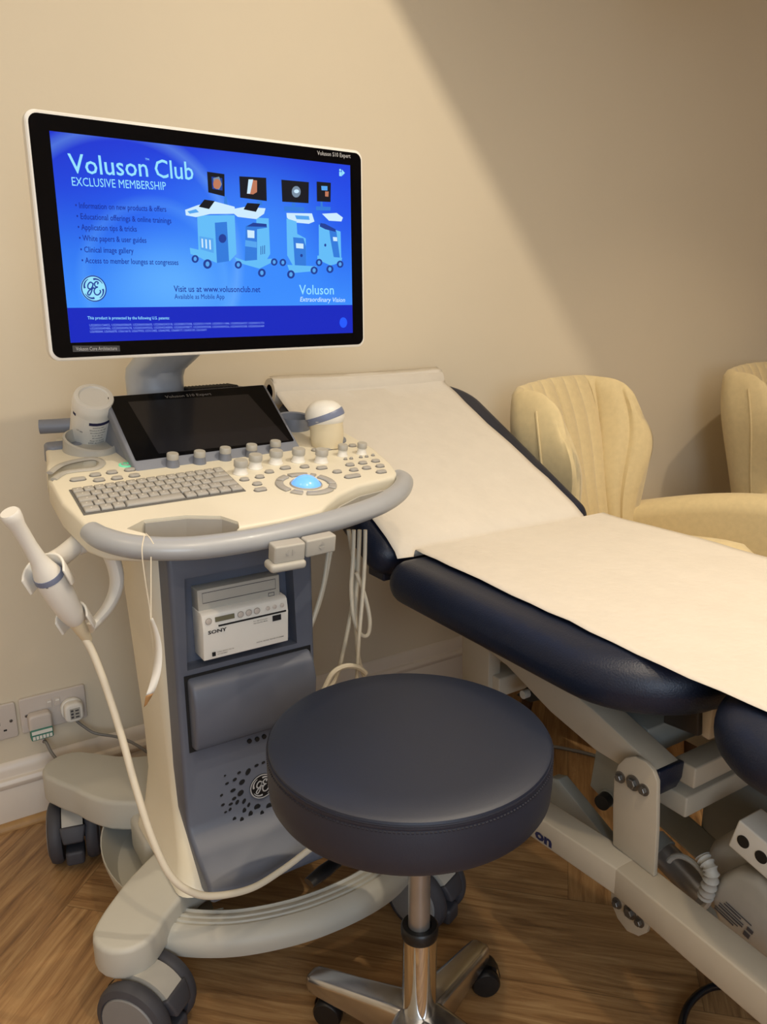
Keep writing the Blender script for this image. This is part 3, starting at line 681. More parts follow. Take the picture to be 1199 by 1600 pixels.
# the wedge body behind the panel
b = MB(MC); b.prism([(.01, .885), (.145, 1.004), (.19, 1.0), (.30, .97), (.32, .90)], -.160, .166, 'x'); b.build('panel_housing', M_bluegrey, tp, bevel=.004)
b = MB(TF); b.prism(rrect(.007, TW - .007, .026, TH - .004, .003), 0, .0012); b.build('panel_glass', M_glass, tp)
q1_ = [PF(x, y, TF, .0014) for x, y in ((248, 709), (452, 688), (388, 616), (200, 628))]
b = MB(TF); b._add([(p.x, p.y, .0015) for p in q1_], [(0, 1, 2, 3)]); b.build('display', M_panelglass, tp)
lettering('Voluson S10 Expert', (259, 622), (331, 617), .0062, TF, M_greyink, tp, z=.0016)
for x, y in ((270, 724), (312, 720), (352, 714), (393, 709), (430, 703)): 
    p = TF @ PF(x, y + 4, TF, 0.0); KM = Matrix.Translation(p) @ CF.to_3x3().to_4x4()
    b = MB(KM); r_, h_ = .0105, .024
    b.lathe([(r_ * 1.2, -.004), (r_ * 1.15, h_ * .1), (r_ * .95, h_ * .5), (r_ * .95, h_ * .6)], seg=20); b.m = 1
    b.lathe([(r_ * .98, h_ * .55), (r_, h_ * .6), (r_, h_ * .94), (r_ * .9, h_)], seg=20); b.build('knob', [M_bluegrey, M_warmgrey], tp)
# dark ribbed grille behind the panel
b = MB(MC)
for k in range(14): b.pad(.03 + k * .008, .036 + k * .008, .20, .25, .99, 1.012, .002, .002, 2, 1)
b.build('grille', M_blackm, tp)
b = MB(MC); b.pad(.10, .165, .18, .25, .985, 1.006, .008, .005); b.build('grille_cap', M_bluegrey, tp)
# rear push handle at the left
b = MB(MC)
ha, hb_ = PY(62, 667, 1.62), PY(118, 664, 1.60)
b = MB(); b.tube([ha, ha.lerp(hb_, .5), hb_ + Vector((.05, .0, 0))], .0135, 16); b.build('rear_handle', M_bluegrey, mach)

# ------------------------------------------------------------------ machine body (world aligned)
BY = 1.262                                        # plane of the front panel at drawer height
def B(px, py, y=BY): return PY(px, py, y)
xl = B(262, 905).x; 
body = MB()
def bsec(z, x0, x1, y0, y1, r): return [(p[0], p[1], z) for p in rrect(x0, x1, y0, y1, r, 5)]
XLb, XRb = .372, .632
body.loft([bsec(.188, .340, .66, 1.18, 1.46, .03), bsec(.20, .343, .655, 1.185, 1.46, .03), bsec(.235, .358, .64, 1.215, 1.465, .035), bsec(.30, .371, .634, 1.272, 1.47, .035),
           bsec(.38, .372, .632, 1.280, 1.475, .035), bsec(.60, .364, .632, 1.285, 1.485, .035), bsec(.74, .358, .632, 1.285, 1.49, .035), bsec(.80, .356, .63, 1.285, 1.49, .035), bsec(.84, .356, .63, 1.29, 1.49, .035)])
bo = body.build('side_cover', M_cream, mach)
# neck under console
b = MB(); b.pad(.42, .66, 1.33, 1.55, .74, .87, .05, .01); b.build('column', M_basegrey, mach)
# front panel: profile extruded, with recess for drives
prf = [(1.262, .855), (1.245, .80), (1.239, .76), (1.240, .50), (1.240, .285), (1.230, .268), (1.195, .245), (1.155, .226), (1.140, .212), (1.137, .196), (1.150, .192), (1.29, .192), (1.33, .30), (1.33, .855)]
b = MB(); b.prism(prf, .378, .640, 'x'); fp = b.build('front_panel', M_blue, mach, bevel=.010, bseg=4)
fp['label'] = 'slate blue front cover'
FY = 1.239
def FX(px, py, y=FY): p = PY(px, py, y); return p.x, p.z
c1 = MB(); p = [FX(*q) for q in ((298, 926), (427, 897), (446, 1006), (308, 1046))]
c1.prism([(.398, .580), (.604, .580), (.600, .742), (.404, .742)], 1.10, 1.272, 'y')
cut(fp, c1)
# disc drive and drawer
def frontplate(pts, y0, y1, m, name, parent, bevel=.002):
    b = MB(); P = [FX(x, y, y0) for x, y in pts]; b.prism(P, y0, y1, 'y'); return b.build(name, m, parent, bevel=bevel)
FR = Matrix.Translation((0, FY, 0)) @ Matrix.Rotation(math.radians(90), 4, 'X')    # x right, y up, z toward viewer
x0_, z0_ = FX(298, 924, 1.25); x1_, z1_ = FX(428, 896, 1.25)
DD = dict(x0=.425, x1=.575)
dz_t = .5 * (z0_ + z1_); 
b = MB(); b.box((DD['x0'], 1.242, dz_t - .044), (DD['x1'], 1.28, dz_t)); dd = b.build('disc_drive', M_warmgrey, fp, bevel=.001)
b = MB(); b.tube([(DD['x0'] + a, 1.2415, dz_t + c) for a, c in ((.008, -.024), (.008, -.006), (.142, -.006), (.142, -.024))], .0005, 6, closed=True)
b.tube([(DD['x0'] + a, 1.2415, dz_t + c) for a, c in ((.128, -.036), (.128, -.030), (.139, -.030), (.139, -.036))], .0005, 6, closed=True); b.build('tray_outline', M_darkink, fp)
# drawer: curved front
dz0, dz1 = .432, .566
b = MB(); pr = [(1.262, dz0), (1.222, dz0 + .004), (1.214, dz0 + .02), (1.206, dz1 - .045), (1.216, dz1 - .012), (1.232, dz1), (1.262, dz1)]
b.prism(pr, .396, .626, 'x'); dr = b.build('drawer', M_blue, mach, bevel=.006, bseg=3)
b = MB(); b.box((.391, 1.2375, dz0 - .004), (.630, 1.2392, dz1 + .005)); b.build('drawer_gap', M_blackm, fp)
hole_px = []
for k in range(9):                                   # three round holes and more behind the stool
    pass
b = MB()
for px, py in ((390, 1158), (402, 1155), (413, 1151), (424, 1148), (435, 1145)):
    p = PY(px, py, 1.238); b.lathe([(.0042, 1.2365), (.0042, 1.24)], (p.x, 0, p.z), 'y', 14)
b.build('vent_holes', M_blackm, fp)
# flower-seed vents round the emblem
ec = PY(410, 1228, 1.2385)
b = MB()
seeds = [(352, 1213, 3, 2.5), (374, 1208, 5, 4), (388, 1206, 7, 10), (355, 1225, 5, 3.5), (367, 1219, 5.5, 5), (378, 1223, 8, 8), (364, 1236, 7.5, 5), (376, 1241, 8.5, 9), (347, 1243, 4, 4), (366, 1249, 6, 5), (371, 1254, 5, 7), (382, 1252, 5, 8), (349, 1258, 5, 4), (361, 1257, 6, 4), (353, 1270, 4, 3), (360, 1266, 4, 5), (389, 1259, 4, 7), (401, 1261, 9, 7), (381, 1267, 5, 7), (389, 1270, 6, 8), (406, 1268, 5, 7), (402, 1275, 3, 5), (365, 1277, 5, 5), (375, 1278, 5, 6), (389, 1284, 6, 6), (401, 1288, 4.5, 7), (368, 1293, 5, 4), (390, 1297, 4, 4), (392, 1303, 4, 4), (414, 1286, 5, 6), (422, 1294, 4, 5), (418, 1258, 9, 7), (418, 1269, 6, 7), (401, 1197, 6, 4), (428, 1275, 4, 6), (430, 1262, 6, 6), (432, 1288, 4, 5), (412, 1192, 5, 4)]
for px, py, w_, h_ in seeds:
    p = PY(px, py, 1.2375); sx = w_ * .00068; sy = h_ * .0006
    ang = random.uniform(-.5, .5); pts = []
    for k in range(10):
        t = 2 * math.pi * k / 10; r = 1 + .25 * math.cos(t - ang * 3); a, c = sx * r * math.cos(t), sy * r * math.sin(t)
        pts.append((p.x + a + c * .35, p.z + c))
    ysurf = 1.240 if p.z > .285 else 1.240 - (.285 - p.z) * .6
    b.prism(pts, ysurf - .0012, ysurf + .004, 'y')
b.build('vent_pattern', M_blackm, fp)
monogram(Matrix.Translation((0, 1.2398, 0)) @ Matrix.Rotation(math.radians(90), 4, 'X'), (ec.x, ec.z), .0245, None, M_silverink, fp, h=.004, disc=M_black)

# ---- base: lobes, front bar, cable tray, casters
base = MB()
def sm(pts, n=6): return [(p.x, p.y) for p in smoothpts([(a, c, 0) for a, c in pts], n, closed=True)]
def pts_at(px, z): return [tuple(PZ(x, y, z))[:2] for x, y in px]
base.prism([(.37, 1.25), (.66, 1.25), (.70, 1.50), (.64, 1.62), (.40, 1.62), (.345, 1.48)], .10, .18)
bs_ = base.build('base', M_basegrey, mach, bevel=.02, bseg=4)
FLc = (.262, 1.170); FRc = (.800, 1.115); RLc = (.268, 1.690); RRc = (.80, 1.67)
def lobe(path, r, z0, z1, name='base_arm'):
    """rounded arm that runs from the body to over a caster"""
    b = MB(); P = smoothpts([(x, y, 0) for x, y, _ in path], 6); n = len(P)
    def rad(i):
        t = i / (n - 1) * (len(path) - 1); k = min(int(t), len(path) - 2); return path[k][2] * (1 - t + k) + path[k + 1][2] * (t - k)
    left, right = [], []
    for i, p in enumerate(P):
        t = (P[min(i + 1, n - 1)] - P[max(i - 1, 0)]).normalized(); nn = Vector((-t.y, t.x, 0)); q = rad(i)
        left.append(p + nn * q); right.append(p - nn * q)
    t = (P[-1] - P[-2]).normalized(); a0 = math.atan2(t.y, t.x); q = rad(n - 1)
    capp = [P[-1] + Vector((math.cos(a0 + a), math.sin(a0 + a), 0)) * q for a in [math.pi / 2 - math.pi * k / 10 for k in range(1, 10)]]
    ol = left + capp + right[::-1]
    c = sum(ol, Vector()) / len(ol)
    b.prism([(p.x, p.y) for p in ol], z0, z1); return b.build(name, M_basegrey, bs_, bevel=.014, bseg=4)
lobe([(.44, 1.52, .09), (.36, 1.57, .088), (.31, 1.63, .068), (.27, 1.685, .058)], 0, .148, .215)
lobe([(.42, 1.31, .07), (.335, 1.262, .060), (.278, 1.215, .056), (.246, 1.180, .054)], 0, .128, .186)
lobe([(.70, 1.52, .07), (.76, 1.60, .068), (.80, 1.67, .058)], 0, .14, .20)
lobe([(.70, 1.25, .07), (.76, 1.18, .062), (.80, 1.135, .058)], 0, .128, .186)
# seam on the rear left arm
# front foot bar with grooves
bar_c = [(.300, 1.215), (.345, 1.165), (.42, 1.118), (.52, 1.088), (.62, 1.082), (.70, 1.095), (.77, 1.130)]
P = smoothpts([(a, c, .128) for a, c in bar_c], 8)
b = MB(); secs = []
for i, p in enumerate(P):
    t = (P[min(i + 1, len(P) - 1)] - P[max(i - 1, 0)]).normalized(); nn = Vector((t.y, -t.x, 0))
    cs = [(-.040, -.02), (-.040, .022), (-.034, .026), (-.030, .0225), (-.024, .0225), (-.022, .026), (-.018, .026), (-.016, .023), (-.012, .023), (-.010, .026), (-.006, .026), (-.004, .023), (0, .023), (.002, .026), (.012, .024), (.026, .014), (.030, 0), (.026, -.018), (.01, -.024)]
    secs.append([p + nn * a + Vector((0, 0, c)) for a, c in cs])
b.loft(secs); b.build('foot_bar', M_basegrey, bs_)
# round cable tray at the left
tc_ = (.44, 1.40)
b = MB(Matrix.Translation((tc_[0], tc_[1], 0)))
arc = [math.radians(a) for a in range(110, 262, 6)]
def tsec(a, r, z): return (r * math.cos(a) * .80, r * math.sin(a) * 1.06, z)
prof_t = [(.05, .088), (.14, .082), (.185, .092), (.208, .125), (.2165, .150), (.219, .151), (.219, .144), (.205, .105), (.185, .078), (.14, .070), (.05, .070)]
b.loft([[tsec(a, r, z) for r, z in prof_t] for a in arc]); b.build('cable_tray', M_basegrey, bs_)
b = MB(); b.pad(.335, .42, 1.36, 1.50, .10, .19, .03, .02); b.build('tray_block', M_basegrey, bs_)

def caster(c, ang, R=.066):
    T = Matrix.Translation((c[0], c[1], 0)) @ Matrix.Rotation(ang, 4, 'Z')     # wheel axle along local x, fork opening to -y
    b = MB(T); b.lathe([(.022, .10), (.022, .128)], (0, .02, 0)); 
    b.loft([[(x, R * 1.02 * math.cos(a), R + R * 1.02 * math.sin(a)) for x in (-.021, -.012, .012, .021)] for a in [math.radians(20 + 110 * k / 10) for k in range(11)]] +
           [[(x, R * .8 * math.cos(a), R + R * .8 * math.sin(a)) for x in (-.021, -.012, .012, .021)] for a in [math.radians(130 - 110 * k / 10) for k in range(11)]], closed=False, cap=False)
    b.m = 0
    b.loft([[(x, y, z) for x, y, z in ((-.021, -R * 1.04 * math.cos(a), R + R * 1.04 * math.sin(a)), (.021, -R * 1.04 * math.cos(a), R + R * 1.04 * math.sin(a)), (.021, -R * .7 * math.cos(a), R + R * .7 * math.sin(a)), (-.021, -R * .7 * math.cos(a), R + R * .7 * math.sin(a)))] for a in [math.radians(38 + 80 * k / 10) for k in range(11)]])
    ca = b.build('caster', M_warmgrey, mach)
    for sx in (-1, 1):
        b = MB(T); x0 = .024 * sx; x1 = .052 * sx
        b.lathe([(R * .55, x0), (R * .93, x0), (R, x0 + .006 * sx), (R, x1 - .012 * sx), (R * .95, x1 - .004 * sx), (R * .80, x1), (R * .78, x1 - .002 * sx)], (0, 0, R), 'x', 40); b.m = 1
        b.lathe([(R * .78, x1 - .003 * sx), (R * .74, x1 + .0015 * sx), (.004, x1 + .003 * sx)], (0, 0, R), 'x', 40)
        b.build('wheel', [M_rubber, M_disc], ca)
    b = MB(T); b.cyl(T.inverted() @ (T @ Vector((-.03, 0, R))), (.03, 0, R), .02); b.build('axle', M_blackm, ca)
    b = MB(T); secs = []
    for k in range(8):
        a = math.radians(8 + 30 * k / 7); r = R * 1.10
        w_ = .020 + .001 * k
        secs.append([(-w_, -r * math.cos(a), R + r * math.sin(a)), (w_, -r * math.cos(a), R + r * math.sin(a)), (w_, -R * .8 * math.cos(a), R + R * .8 * math.sin(a)), (-w_, -R * .8 * math.cos(a), R + R * .8 * math.sin(a))])
    b.loft(secs); b.build('brake_pedal', M_rubber, ca, bevel=.004)
    b = MB(T); b.pad(-.019, .019, -R * .98, -R * .2, .018, .050, .008, .006); b.build('lower_pedal', M_rubber, ca)
caster((.262, 1.675), math.radians(-14)); caster((.258, 1.135), math.radians(38)); caster((.80, 1.105), math.radians(22)); caster(RRc, math.radians(-10))

# ---- probe bracket at the left side
b = MB()
def Q(px, py, y=1.22): return PY(px, py, y)
pa = [((160, 842), 1.29, .024), ((178, 880), 1.29, .024), ((182, 915), 1.285, .020), ((168, 950), 1.27, .017), ((140, 982), 1.25, .015)]
b.tube(smoothpts([Q(p[0], p[1], y) for p, y, r in pa], 6), [.024 - .009 * i / 24 for i in range(25)], 14, flat=.55); br = b.build('probe_bracket', M_white, mach)
b = MB(); b.tube(smoothpts([Q(120, 850, 1.28), Q(98, 868, 1.26), Q(78, 880, 1.25)], 6), .015, 12); b.tube(smoothpts([Q(160, 842, 1.30), Q(140, 845, 1.29), Q(118, 852, 1.28)], 6), .017, 12); b.build('bracket_arm', M_white, br)

def clip(c, ax, r, w_, a0, a1, name='probe_clip'):
    """open C clip round axis ax"""
    ax = ax.normalized(); u = ax.cross(FW).normalized(); v = ax.cross(u)
    b = MB(); secs = []
    for k in range(15):
        a = math.radians(a0 + (a1 - a0) * k / 14); d = u * math.cos(a) + v * math.sin(a); fl = 1 + .25 * (abs(k - 7) / 7) ** 4
        ww = w_ * (1 - .35 * (abs(k - 7) / 7) ** 3)
        secs.append([c + d * (r * fl) - ax * ww, c + d * (r * fl + .004) - ax * ww, c + d * (r * fl + .004) + ax * ww, c + d * (r * fl) + ax * ww])
    b.loft(secs); return b.build(name, M_white, br, bevel=.0015)

# ------------------------------------------------------------------ endocavity probe with its cable
e0, e1 = Q(14, 800, 1.16), Q(131, 990, 1.22)
prb = thing('slim_probe', 'white slim ultrasound probe clipped at the console side, tip up', 'ultrasound probe', e1)
ax = (e1 - e0).normalized(); L0 = (e1 - e0).length
stations = [(0, .012), (.012, .0138), (.05, .0132), (.10, .0108), (.25, .0102), (.36, .0118), (.42, .0155), (.47, .0195), (.55, .0212), (.66, .0212), (.80, .0185), (.87, .0145), (.885, .0125)]
b = MB(); b.tube([e0 + ax * L0 * t for t, r in stations], [r for t, r in stations], 20); b.build('probe_body', M_white, prb)
b = MB(); b.tube([e0 + ax * L0 * t for t in (.475, .495, .51)], [.0205, .0212, .0214], 24); b.build('blue_band', M_bandblue, prb)
b = MB(); b.tube([e0 + ax * L0 * t for t in (.88, .95, 1.06, 1.07)], [.0118, .0105, .0072, .006], 16); b.build('strain_relief', M_ivory, prb)
dd_ = Q(72, 893, 1.19) - FW * .006
b = MB(Matrix.Translation(e0 + ax * L0 * .56 - FW * .0214) @ (FW * -1).to_track_quat('Z', 'Y').to_matrix().to_4x4()); b.lathe([(.0048, -.001), (.0048, .001), (.004, .0014)], seg=20); b.build('round_badge', M_darkink, prb)
cpts = [Q(133, 998, 1.22), Q(146, 1022, 1.215), Q(168, 1080, 1.20), Q(190, 1150, 1.18), Q(212, 1230, 1.155), Q(238, 1310, 1.13), Q(268, 1370, 1.11), Q(305, 1396, 1.10), Q(345, 1399, 1.098), Q(395, 1387, 1.10), Q(440, 1360, 1.11), Q(480, 1330, 1.12), Q(520, 1300, 1.13)]
b = MB(); b.tube(smoothpts(cpts, 8), .0058, 10); b.build('probe_cable', M_cable, prb)
clip(e0 + ax * L0 * .50, ax, .0245, .022, 155, 385)
clip(e0 + ax * L0 * .88, ax, .019, .020, 155, 385)

# ------------------------------------------------------------------ printer in the bay
prn = thing('thermal_printer', 'small white thermal printer in the machine front bay, under the disc drive', 'printer', (.50, 1.25, .59))
px0, px1 = .424, .581; pz0, pz1 = .595, .680
b = MB(); b.prism([(1.272, pz0), (1.228, pz0), (1.2275, pz0 + .002), (1.2225, pz1 - .026), (1.226, pz1 - .004), (1.232, pz1), (1.272, pz1)], px0, px1, 'x'); b.build('printer_case', M_label, prn, bevel=.0015)
PRY = 1.2245
prl = Matrix.Translation((0, 1.2235, 0)) @ Matrix.Rotation(math.radians(90 - 4), 4, 'X')
PRF = Matrix(((1, 0, 0, px0), (0, 0, -1, 1.2213), (0, 1, 0, pz0), (0, 0, 0, 1)))   # x right, y up, z toward viewer
def pt(x, z, s, wd, h, m, off=0.0, nm='lettering'):
    b = MB(PRF); vs, fs = b.text(s, bold=.03 if s == 'SONY' else .007); a = min(v.x for v in vs); c = max(v.x for v in vs); k = wd / (c - a)
    b._add([((p.x - a) * k + x, p.y * h / .69 + z, off) for p in vs], fs); b.build(nm, m, prn)
pt(.008, .049, 'SONY', .033, .0058, M_ink)
pt(.094, .013, 'DIGITAL GRAPHIC PRINTER UP-D898MD', .052, .0018, M_ink)
pt(.090, .053, 'For High Resolution', .026, .0018, M_greyink); pt(.090, .049, 'Real Scan Plus Mode', .026, .0018, M_ink)
pt(.022, .013, 'HYBRID GRAPHIC PRINTER', .03, .0018, M_greyink); pt(.022, .009, 'UP-D898MD', .018, .0018, M_greyink)
b = MB(PRF); b.box((.013, .008, -.001), (.019, .015, 0)); b.box((.126, .046, -.001), (.142, .056, 0)); b.build('printed_mark', M_ink, prn)
b = MB(PRF); b.box((.027, .0590, -.0025), (.152, .0615, .0004)); b.build('paper_slot', M_black, prn)
b = MB(PRF); b.box((.022, .068, -.002), (.056, .076, .0002)); b.build('printer_display', mat('lcd_olive', (120, 116, 92), .3), prn)
for x, r in ((.010, .0052), (.067, .0052), (.082, .0052), (.097, .0052), (.118, .0036), (.131, .0036), (.145, .0036)):
    b = MB(PRF); b.lathe([(r, 0), (r, .0008), (r * .86, .0012)], (x, .072, 0), 'z', 18); b.build('printer_button', M_socket, prn)
for x in (.010, .067, .082, .097):
    b = MB(PRF); b.tube([(x + .0053 * math.cos(t), .072 + .0053 * math.sin(t), .0006) for t in [2 * math.pi * k / 18 for k in range(18)]], .0004, 5, closed=True); b.build('button_ring', M_greyink, prn)

# ------------------------------------------------------------------ wipes tub on the console, convex probe
tb0, tb1 = PY(139, 692, 1.60), PY(146, 628, 1.535)
axb = (tb1 - tb0).normalized(); tubthing = thing('wipes_tub', 'white printed tub leaning in the console cup holder, left of the touch screen', 'tub', tb0)
dirq = axb.to_track_quat('Z', 'Y').to_matrix().to_4x4()
d2 = (tb0 - CAM).length
TBM = Matrix.Translation(tb0) @ dirq
Hh = (tb1 - tb0).length
b = MB(TBM); b.lathe([(.030, -.004), (.0335, .0), (.0365, .006), (.0365, Hh - .012)], seg=40); b.build('tub_body', M_label, tubthing)
b = MB(TBM); b.lathe([(.0366, Hh - .014), (.0372, Hh - .006), (.0372, Hh + .004), (.034, Hh + .013), (.027, Hh + .014), (.025, Hh + .011), (.004, Hh + .0105)], seg=40); b.build('tub_lid', M_white, tubthing)
def on_tub(a0, a1, z0, z1, m, name, r=.0369):
    b = MB(TBM); n = 8; b.grid([[(r * math.cos(math.radians(a0 + (a1 - a0) * k / n)), r * math.sin(math.radians(a0 + (a1 - a0) * k / n)), z) for k in range(n + 1)] for z in (z0, z1)]); return b.build(name, m, tubthing)
# angle facing the camera in tub frame
vc = (TBM.inverted().to_3x3() @ (CAM - tb0)); AC = math.degrees(math.atan2(vc.y, vc.x))
on_tub(AC - 5, AC + 80, Hh - .026, Hh - .019, M_inkblue, 'printed_band')
on_tub(AC - 62, AC - 48, Hh - .018, Hh - .012, M_inkblue, 'printed_band')
def tub_text(s, ac, z, wd, h, m=M_ink):
    b = MB(TBM); vs, fs = b.text(s); a = min(v.x for v in vs); c = max(v.x for v in vs); r = .0370
    sc = wd / (c - a); P_ = []
    for p in vs:
        ang = math.radians(ac) + ((p.x - (a + c) / 2) * sc) / r; P_.append((r * math.cos(ang), r * math.sin(ang), z + p.y * h / .69))
    b._add(P_, fs); b.build('lettering', m, tubthing)
for i, (s_, wd) in enumerate((('Alcohol free wipes', .018), ('Directions for use: wipe', .026), ('the surface and leave', .024), ('to air dry for', .018), ('60 seconds', .016), ('Keep lid closed', .022), ('LOW ALCOHOL', .026), ('CLEANING WIPES', .026))):
    tub_text(s_, AC + 22, Hh - .032 - i * .0066, wd * 1.15, .0029 if i < 6 else .0038)
tub_text('LOT 2403', AC - 30, Hh * .55, .012, .003); tub_text('100 wipes', AC - 30, Hh * .25, .012, .0022)

cpx = PZ(511, 684, .915)
cp = thing('convex_probe', 'white and grey-blue bulb-shaped probe standing in the right console holder', 'ultrasound probe', cpx)
CPM = Matrix.Translation(cpx) @ Matrix.Rotation(math.radians(-30), 4, 'Z')
def esec(z, rx, ry, ox=0): return [(ox + rx * math.cos(t), ry * math.sin(t), z) for t in [2 * math.pi * k / 32 for k in range(32)]]
b = MB(CPM); b.loft([esec(-.02, .030, .021), esec(0, .0335, .026), esec(.014, .0335, .0265), esec(.024, .034, .0275, -.001), esec(.034, .036, .030, -.003)]); b.build('probe_grip', M_ivory, cp)
b = MB(CPM)
prf_ = [(.030, .0345, .0285), (.036, .0385, .033), (.044, .0398, .0345), (.053, .0385, .034), (.062, .034, .031), (.069, .027, .025), (.074, .017, .016), (.076, .002, .002)]
b.loft([esec(z, rx, ry, -.003) for z, rx, ry in prf_]); b.build('probe_head', M_white, cp)
b = MB(CPM); secs = []
for r_, dz in ((1.0, -.0068), (1.022, -.0060), (1.024, 0), (1.022, .0060), (1.0, .0068)):
    sec = []
    for k in range(48):
        t = 2 * math.pi * k / 48; z = .043 + .013 * math.cos(t + .1) + dz
        # radius of head at that height
        rx = ry = 0
        for (za, xa, ya), (zb, xb, yb) in zip(prf_, prf_[1:]):
            if za <= z <= zb: q = (z - za) / (zb - za); rx = xa + (xb - xa) * q; ry = ya + (yb - ya) * q
        if z < .030: rx, ry = .0348, .0290
        sec.append((-.003 + rx * r_ * math.cos(t), ry * r_ * math.sin(t), z))
    secs.append(sec)
b.loft(secs, cap=False); b.build('blue_band', M_bandblue, cp)

# cables hanging at the right of the machine
cab = []
CY = 1.33
def cabl(px, y=CY, r=.0042, label=None):
    b = MB(); b.tube(smoothpts([PY(a, c, y) for a, c in px], 8), r, 8); o = b.build('hanging_cable', M_cable)
    tag(o, label, 'cable', None); return o
cabl([(545, 828), (550, 860), (556, 900), (548, 960), (536, 1020), (524, 1062), (505, 1085)], 1.36, .0045, 'leftmost white cable of the bundle looping behind the stool top')
cabl([(553, 828), (552, 870), (549, 920), (553, 965), (563, 990), (575, 992), (578, 968), (570, 930), (557, 895)], 1.33, .0042, 'white cable that bends into a loop under the console right end')
cabl([(562, 828), (560, 880), (556, 950), (558, 1010), (566, 1048), (580, 1080)], 1.35, .0045, 'white cable hanging straight in the middle of the bundle')
cabl([(571, 828), (570, 880), (566, 940), (561, 1000), (558, 1060), (556, 1090)], 1.31, .004, 'rightmost straight white cable of the bundle under the console')
cabl([(516, 838), (512, 870), (505, 915), (492, 960), (478, 1000), (462, 1040)], 1.36, .0042, 'white cable running beside the slate front cover into the machine')
cabl([(521, 838), (514, 880), (503, 930), (488, 975), (474, 1010)], 1.38, .0038, 'thin white cable nearest the grip, just behind another')
cabl([(572, 1052), (560, 1043), (540, 1041), (520, 1052), (506, 1078)], 1.30, .0055, 'thick white cable bowing just above the stool seat')

# paper tag on string
tg = thing('paper_tag', 'curled white paper tag hung by string on the grey grip', 'tag', Q(240, 1020, 1.08))
b = MB(); b.tube(smoothpts([Q(226, 836, 1.075), Q(222, 860, 1.06), Q(226, 900, 1.06), Q(234, 950, 1.065), Q(236, 968, 1.065), Q(236, 930, 1.07), Q(236, 870, 1.08)], 6), .0009, 6)
b.tube(smoothpts([Q(228, 834, 1.075), Q(234, 840, 1.06), Q(240, 850, 1.055)], 4), .0009, 6); b.build('string', M_cable, tg)
b = MB(); tg_pts = [((237, 967), 3), ((245, 990), 6), ((249, 1015), 8), ((248, 1045), 9), ((242, 1070), 9), ((236, 1085), 8), ((228, 1103), 3)]
G_ = [[Q(p[0] - w_, p[1] + 2, 1.066 + .006 * math.sin(i)), Q(p[0] + w_ * .5, p[1] - 2, 1.056 + .004 * i / 6)] for i, (p, w_) in enumerate(tg_pts)]
GG = [smoothpts([g[k] for g in G_], 4) for k in (0, 1)]
b.grid([[a, c] for a, c in zip(GG[0], GG[1])][:21]); b.build('tag_card', M_label, tg, solid=.0004)
b = MB(); b.grid([[a, c] for a, c in zip(GG[0], GG[1])][20:]); b.build('tag_end', M_tagbrown, tg, solid=.0004)

# ------------------------------------------------------------------ wall sockets and plugs
def wall_frame(px, py, y=WALL_Y):
    p = PY(px, py, y); return Matrix.Translation((p.x, WALL_Y, p.z)) @ Matrix.Rotation(math.radians(90), 4, 'X')
def socket(T, label):
    s = thing('double_socket', label, 'wall socket', T.translation, 'white wall sockets')
    b = MB(T); b.pad(-.073, .073, -.043, .043, 0, .009, .006, .003); b.build('face_plate', M_socket, s)
    for k in (-1, 1):
        b = MB(T); b.pad(-.006 + k * .009, .006 + k * .009, .008, .028, .008, .0125, .002, .001); b.build('rocker_switch', M_socket, s, bevel=0)
        b = MB(T); b.box((k * .009 - .004, .021, .0123), (k * .009 + .004, .0245, .013)); b.build('switch_mark', M_label, s)
        b = MB(T); b.lathe([(.0035, .0085), (.0035, .0098), (.0025, .0102)], (k * .060, 0, 0), seg=16); b.box((k * .060 - .003, -.0005, .0100), (k * .060 + .003, .0005, .0104)); b.build('screw', M_brass, s)
        b = MB(T)
        for hx, hy, a, c in ((0, .006, .002, .004), (-.011, -.012, .0035, .002), (.011, -.012, .0035, .002)):
            b.box((k * .035 + hx - a, hy - c - .008, .0085), (k * .035 + hx + a, hy + c - .008, .0093))
        b.build('pin_hole', M_black, s)
    return s
T1 = wall_frame(83, 1105.5); socket(T1, 'white double wall socket with two plugs pushed in, left of the machine')
T2 = T1 @ Matrix.Translation((-.153, -.002, 0)); socket(T2, 'white double wall socket with nothing plugged in, cut by the left edge')
pg = thing('green_label_plug', 'grey mains plug with a green and white label, in the left outlet', 'plug', T1 @ Vector((-.035, -.02, 0)))
b = MB(T1 @ Matrix.Translation((-.035, -.012, 0))); b.pad(-.025, .025, -.024, .020, .009, .036, .010, .006); b.build('plug_body', M_socket, pg)
b = MB(T1 @ Matrix.Translation((-.035, -.012, 0))); b.pad(-.024, .024, -.040, -.014, .020, .040, .004, .002); b.build('plug_label', M_greenprint, pg)
b = MB(T1 @ Matrix.Translation((-.035, -.012, 0))); b.box((-.022, -.025, .0398), (.022, -.0165, .0404))
for k in range(6): b.box((-.021 + k * .0073, -.0375, .0398), (-.0155 + k * .0073, -.029, .0404))
b.build('label_print', M_label, pg)
a0 = T1 @ Vector((-.033, -.054, .025))
b = MB(); b.tube([T1 @ Vector((-.034, -.048, .022)), T1 @ Vector((-.033, -.070, .022))], [.006, .0045], 10); b.build('cord_grip', M_socket, pg)
b = MB(); b.tube(smoothpts([T1 @ Vector((-.033, -.068, .022)), PY(72, 1160, 1.84), PY(82, 1178, 1.82), PY(100, 1196, 1.80), PY(140, 1215, 1.78)], 8), .0038, 8); b.build('mains_cord', M_cablegrey, pg)
pw = thing('white_plug', 'rounded white mains plug with a small label, in the right outlet', 'plug', T1 @ Vector((.038, -.01, 0)))
b = MB(T1 @ Matrix.Translation((.038, -.006, 0))); b.pad(-.025, .025, -.026, .026, .009, .022, .022, .004); b.pad(-.021, .021, -.024, .023, .02, .044, .014, .006); b.build('plug_body', M_white, pw)
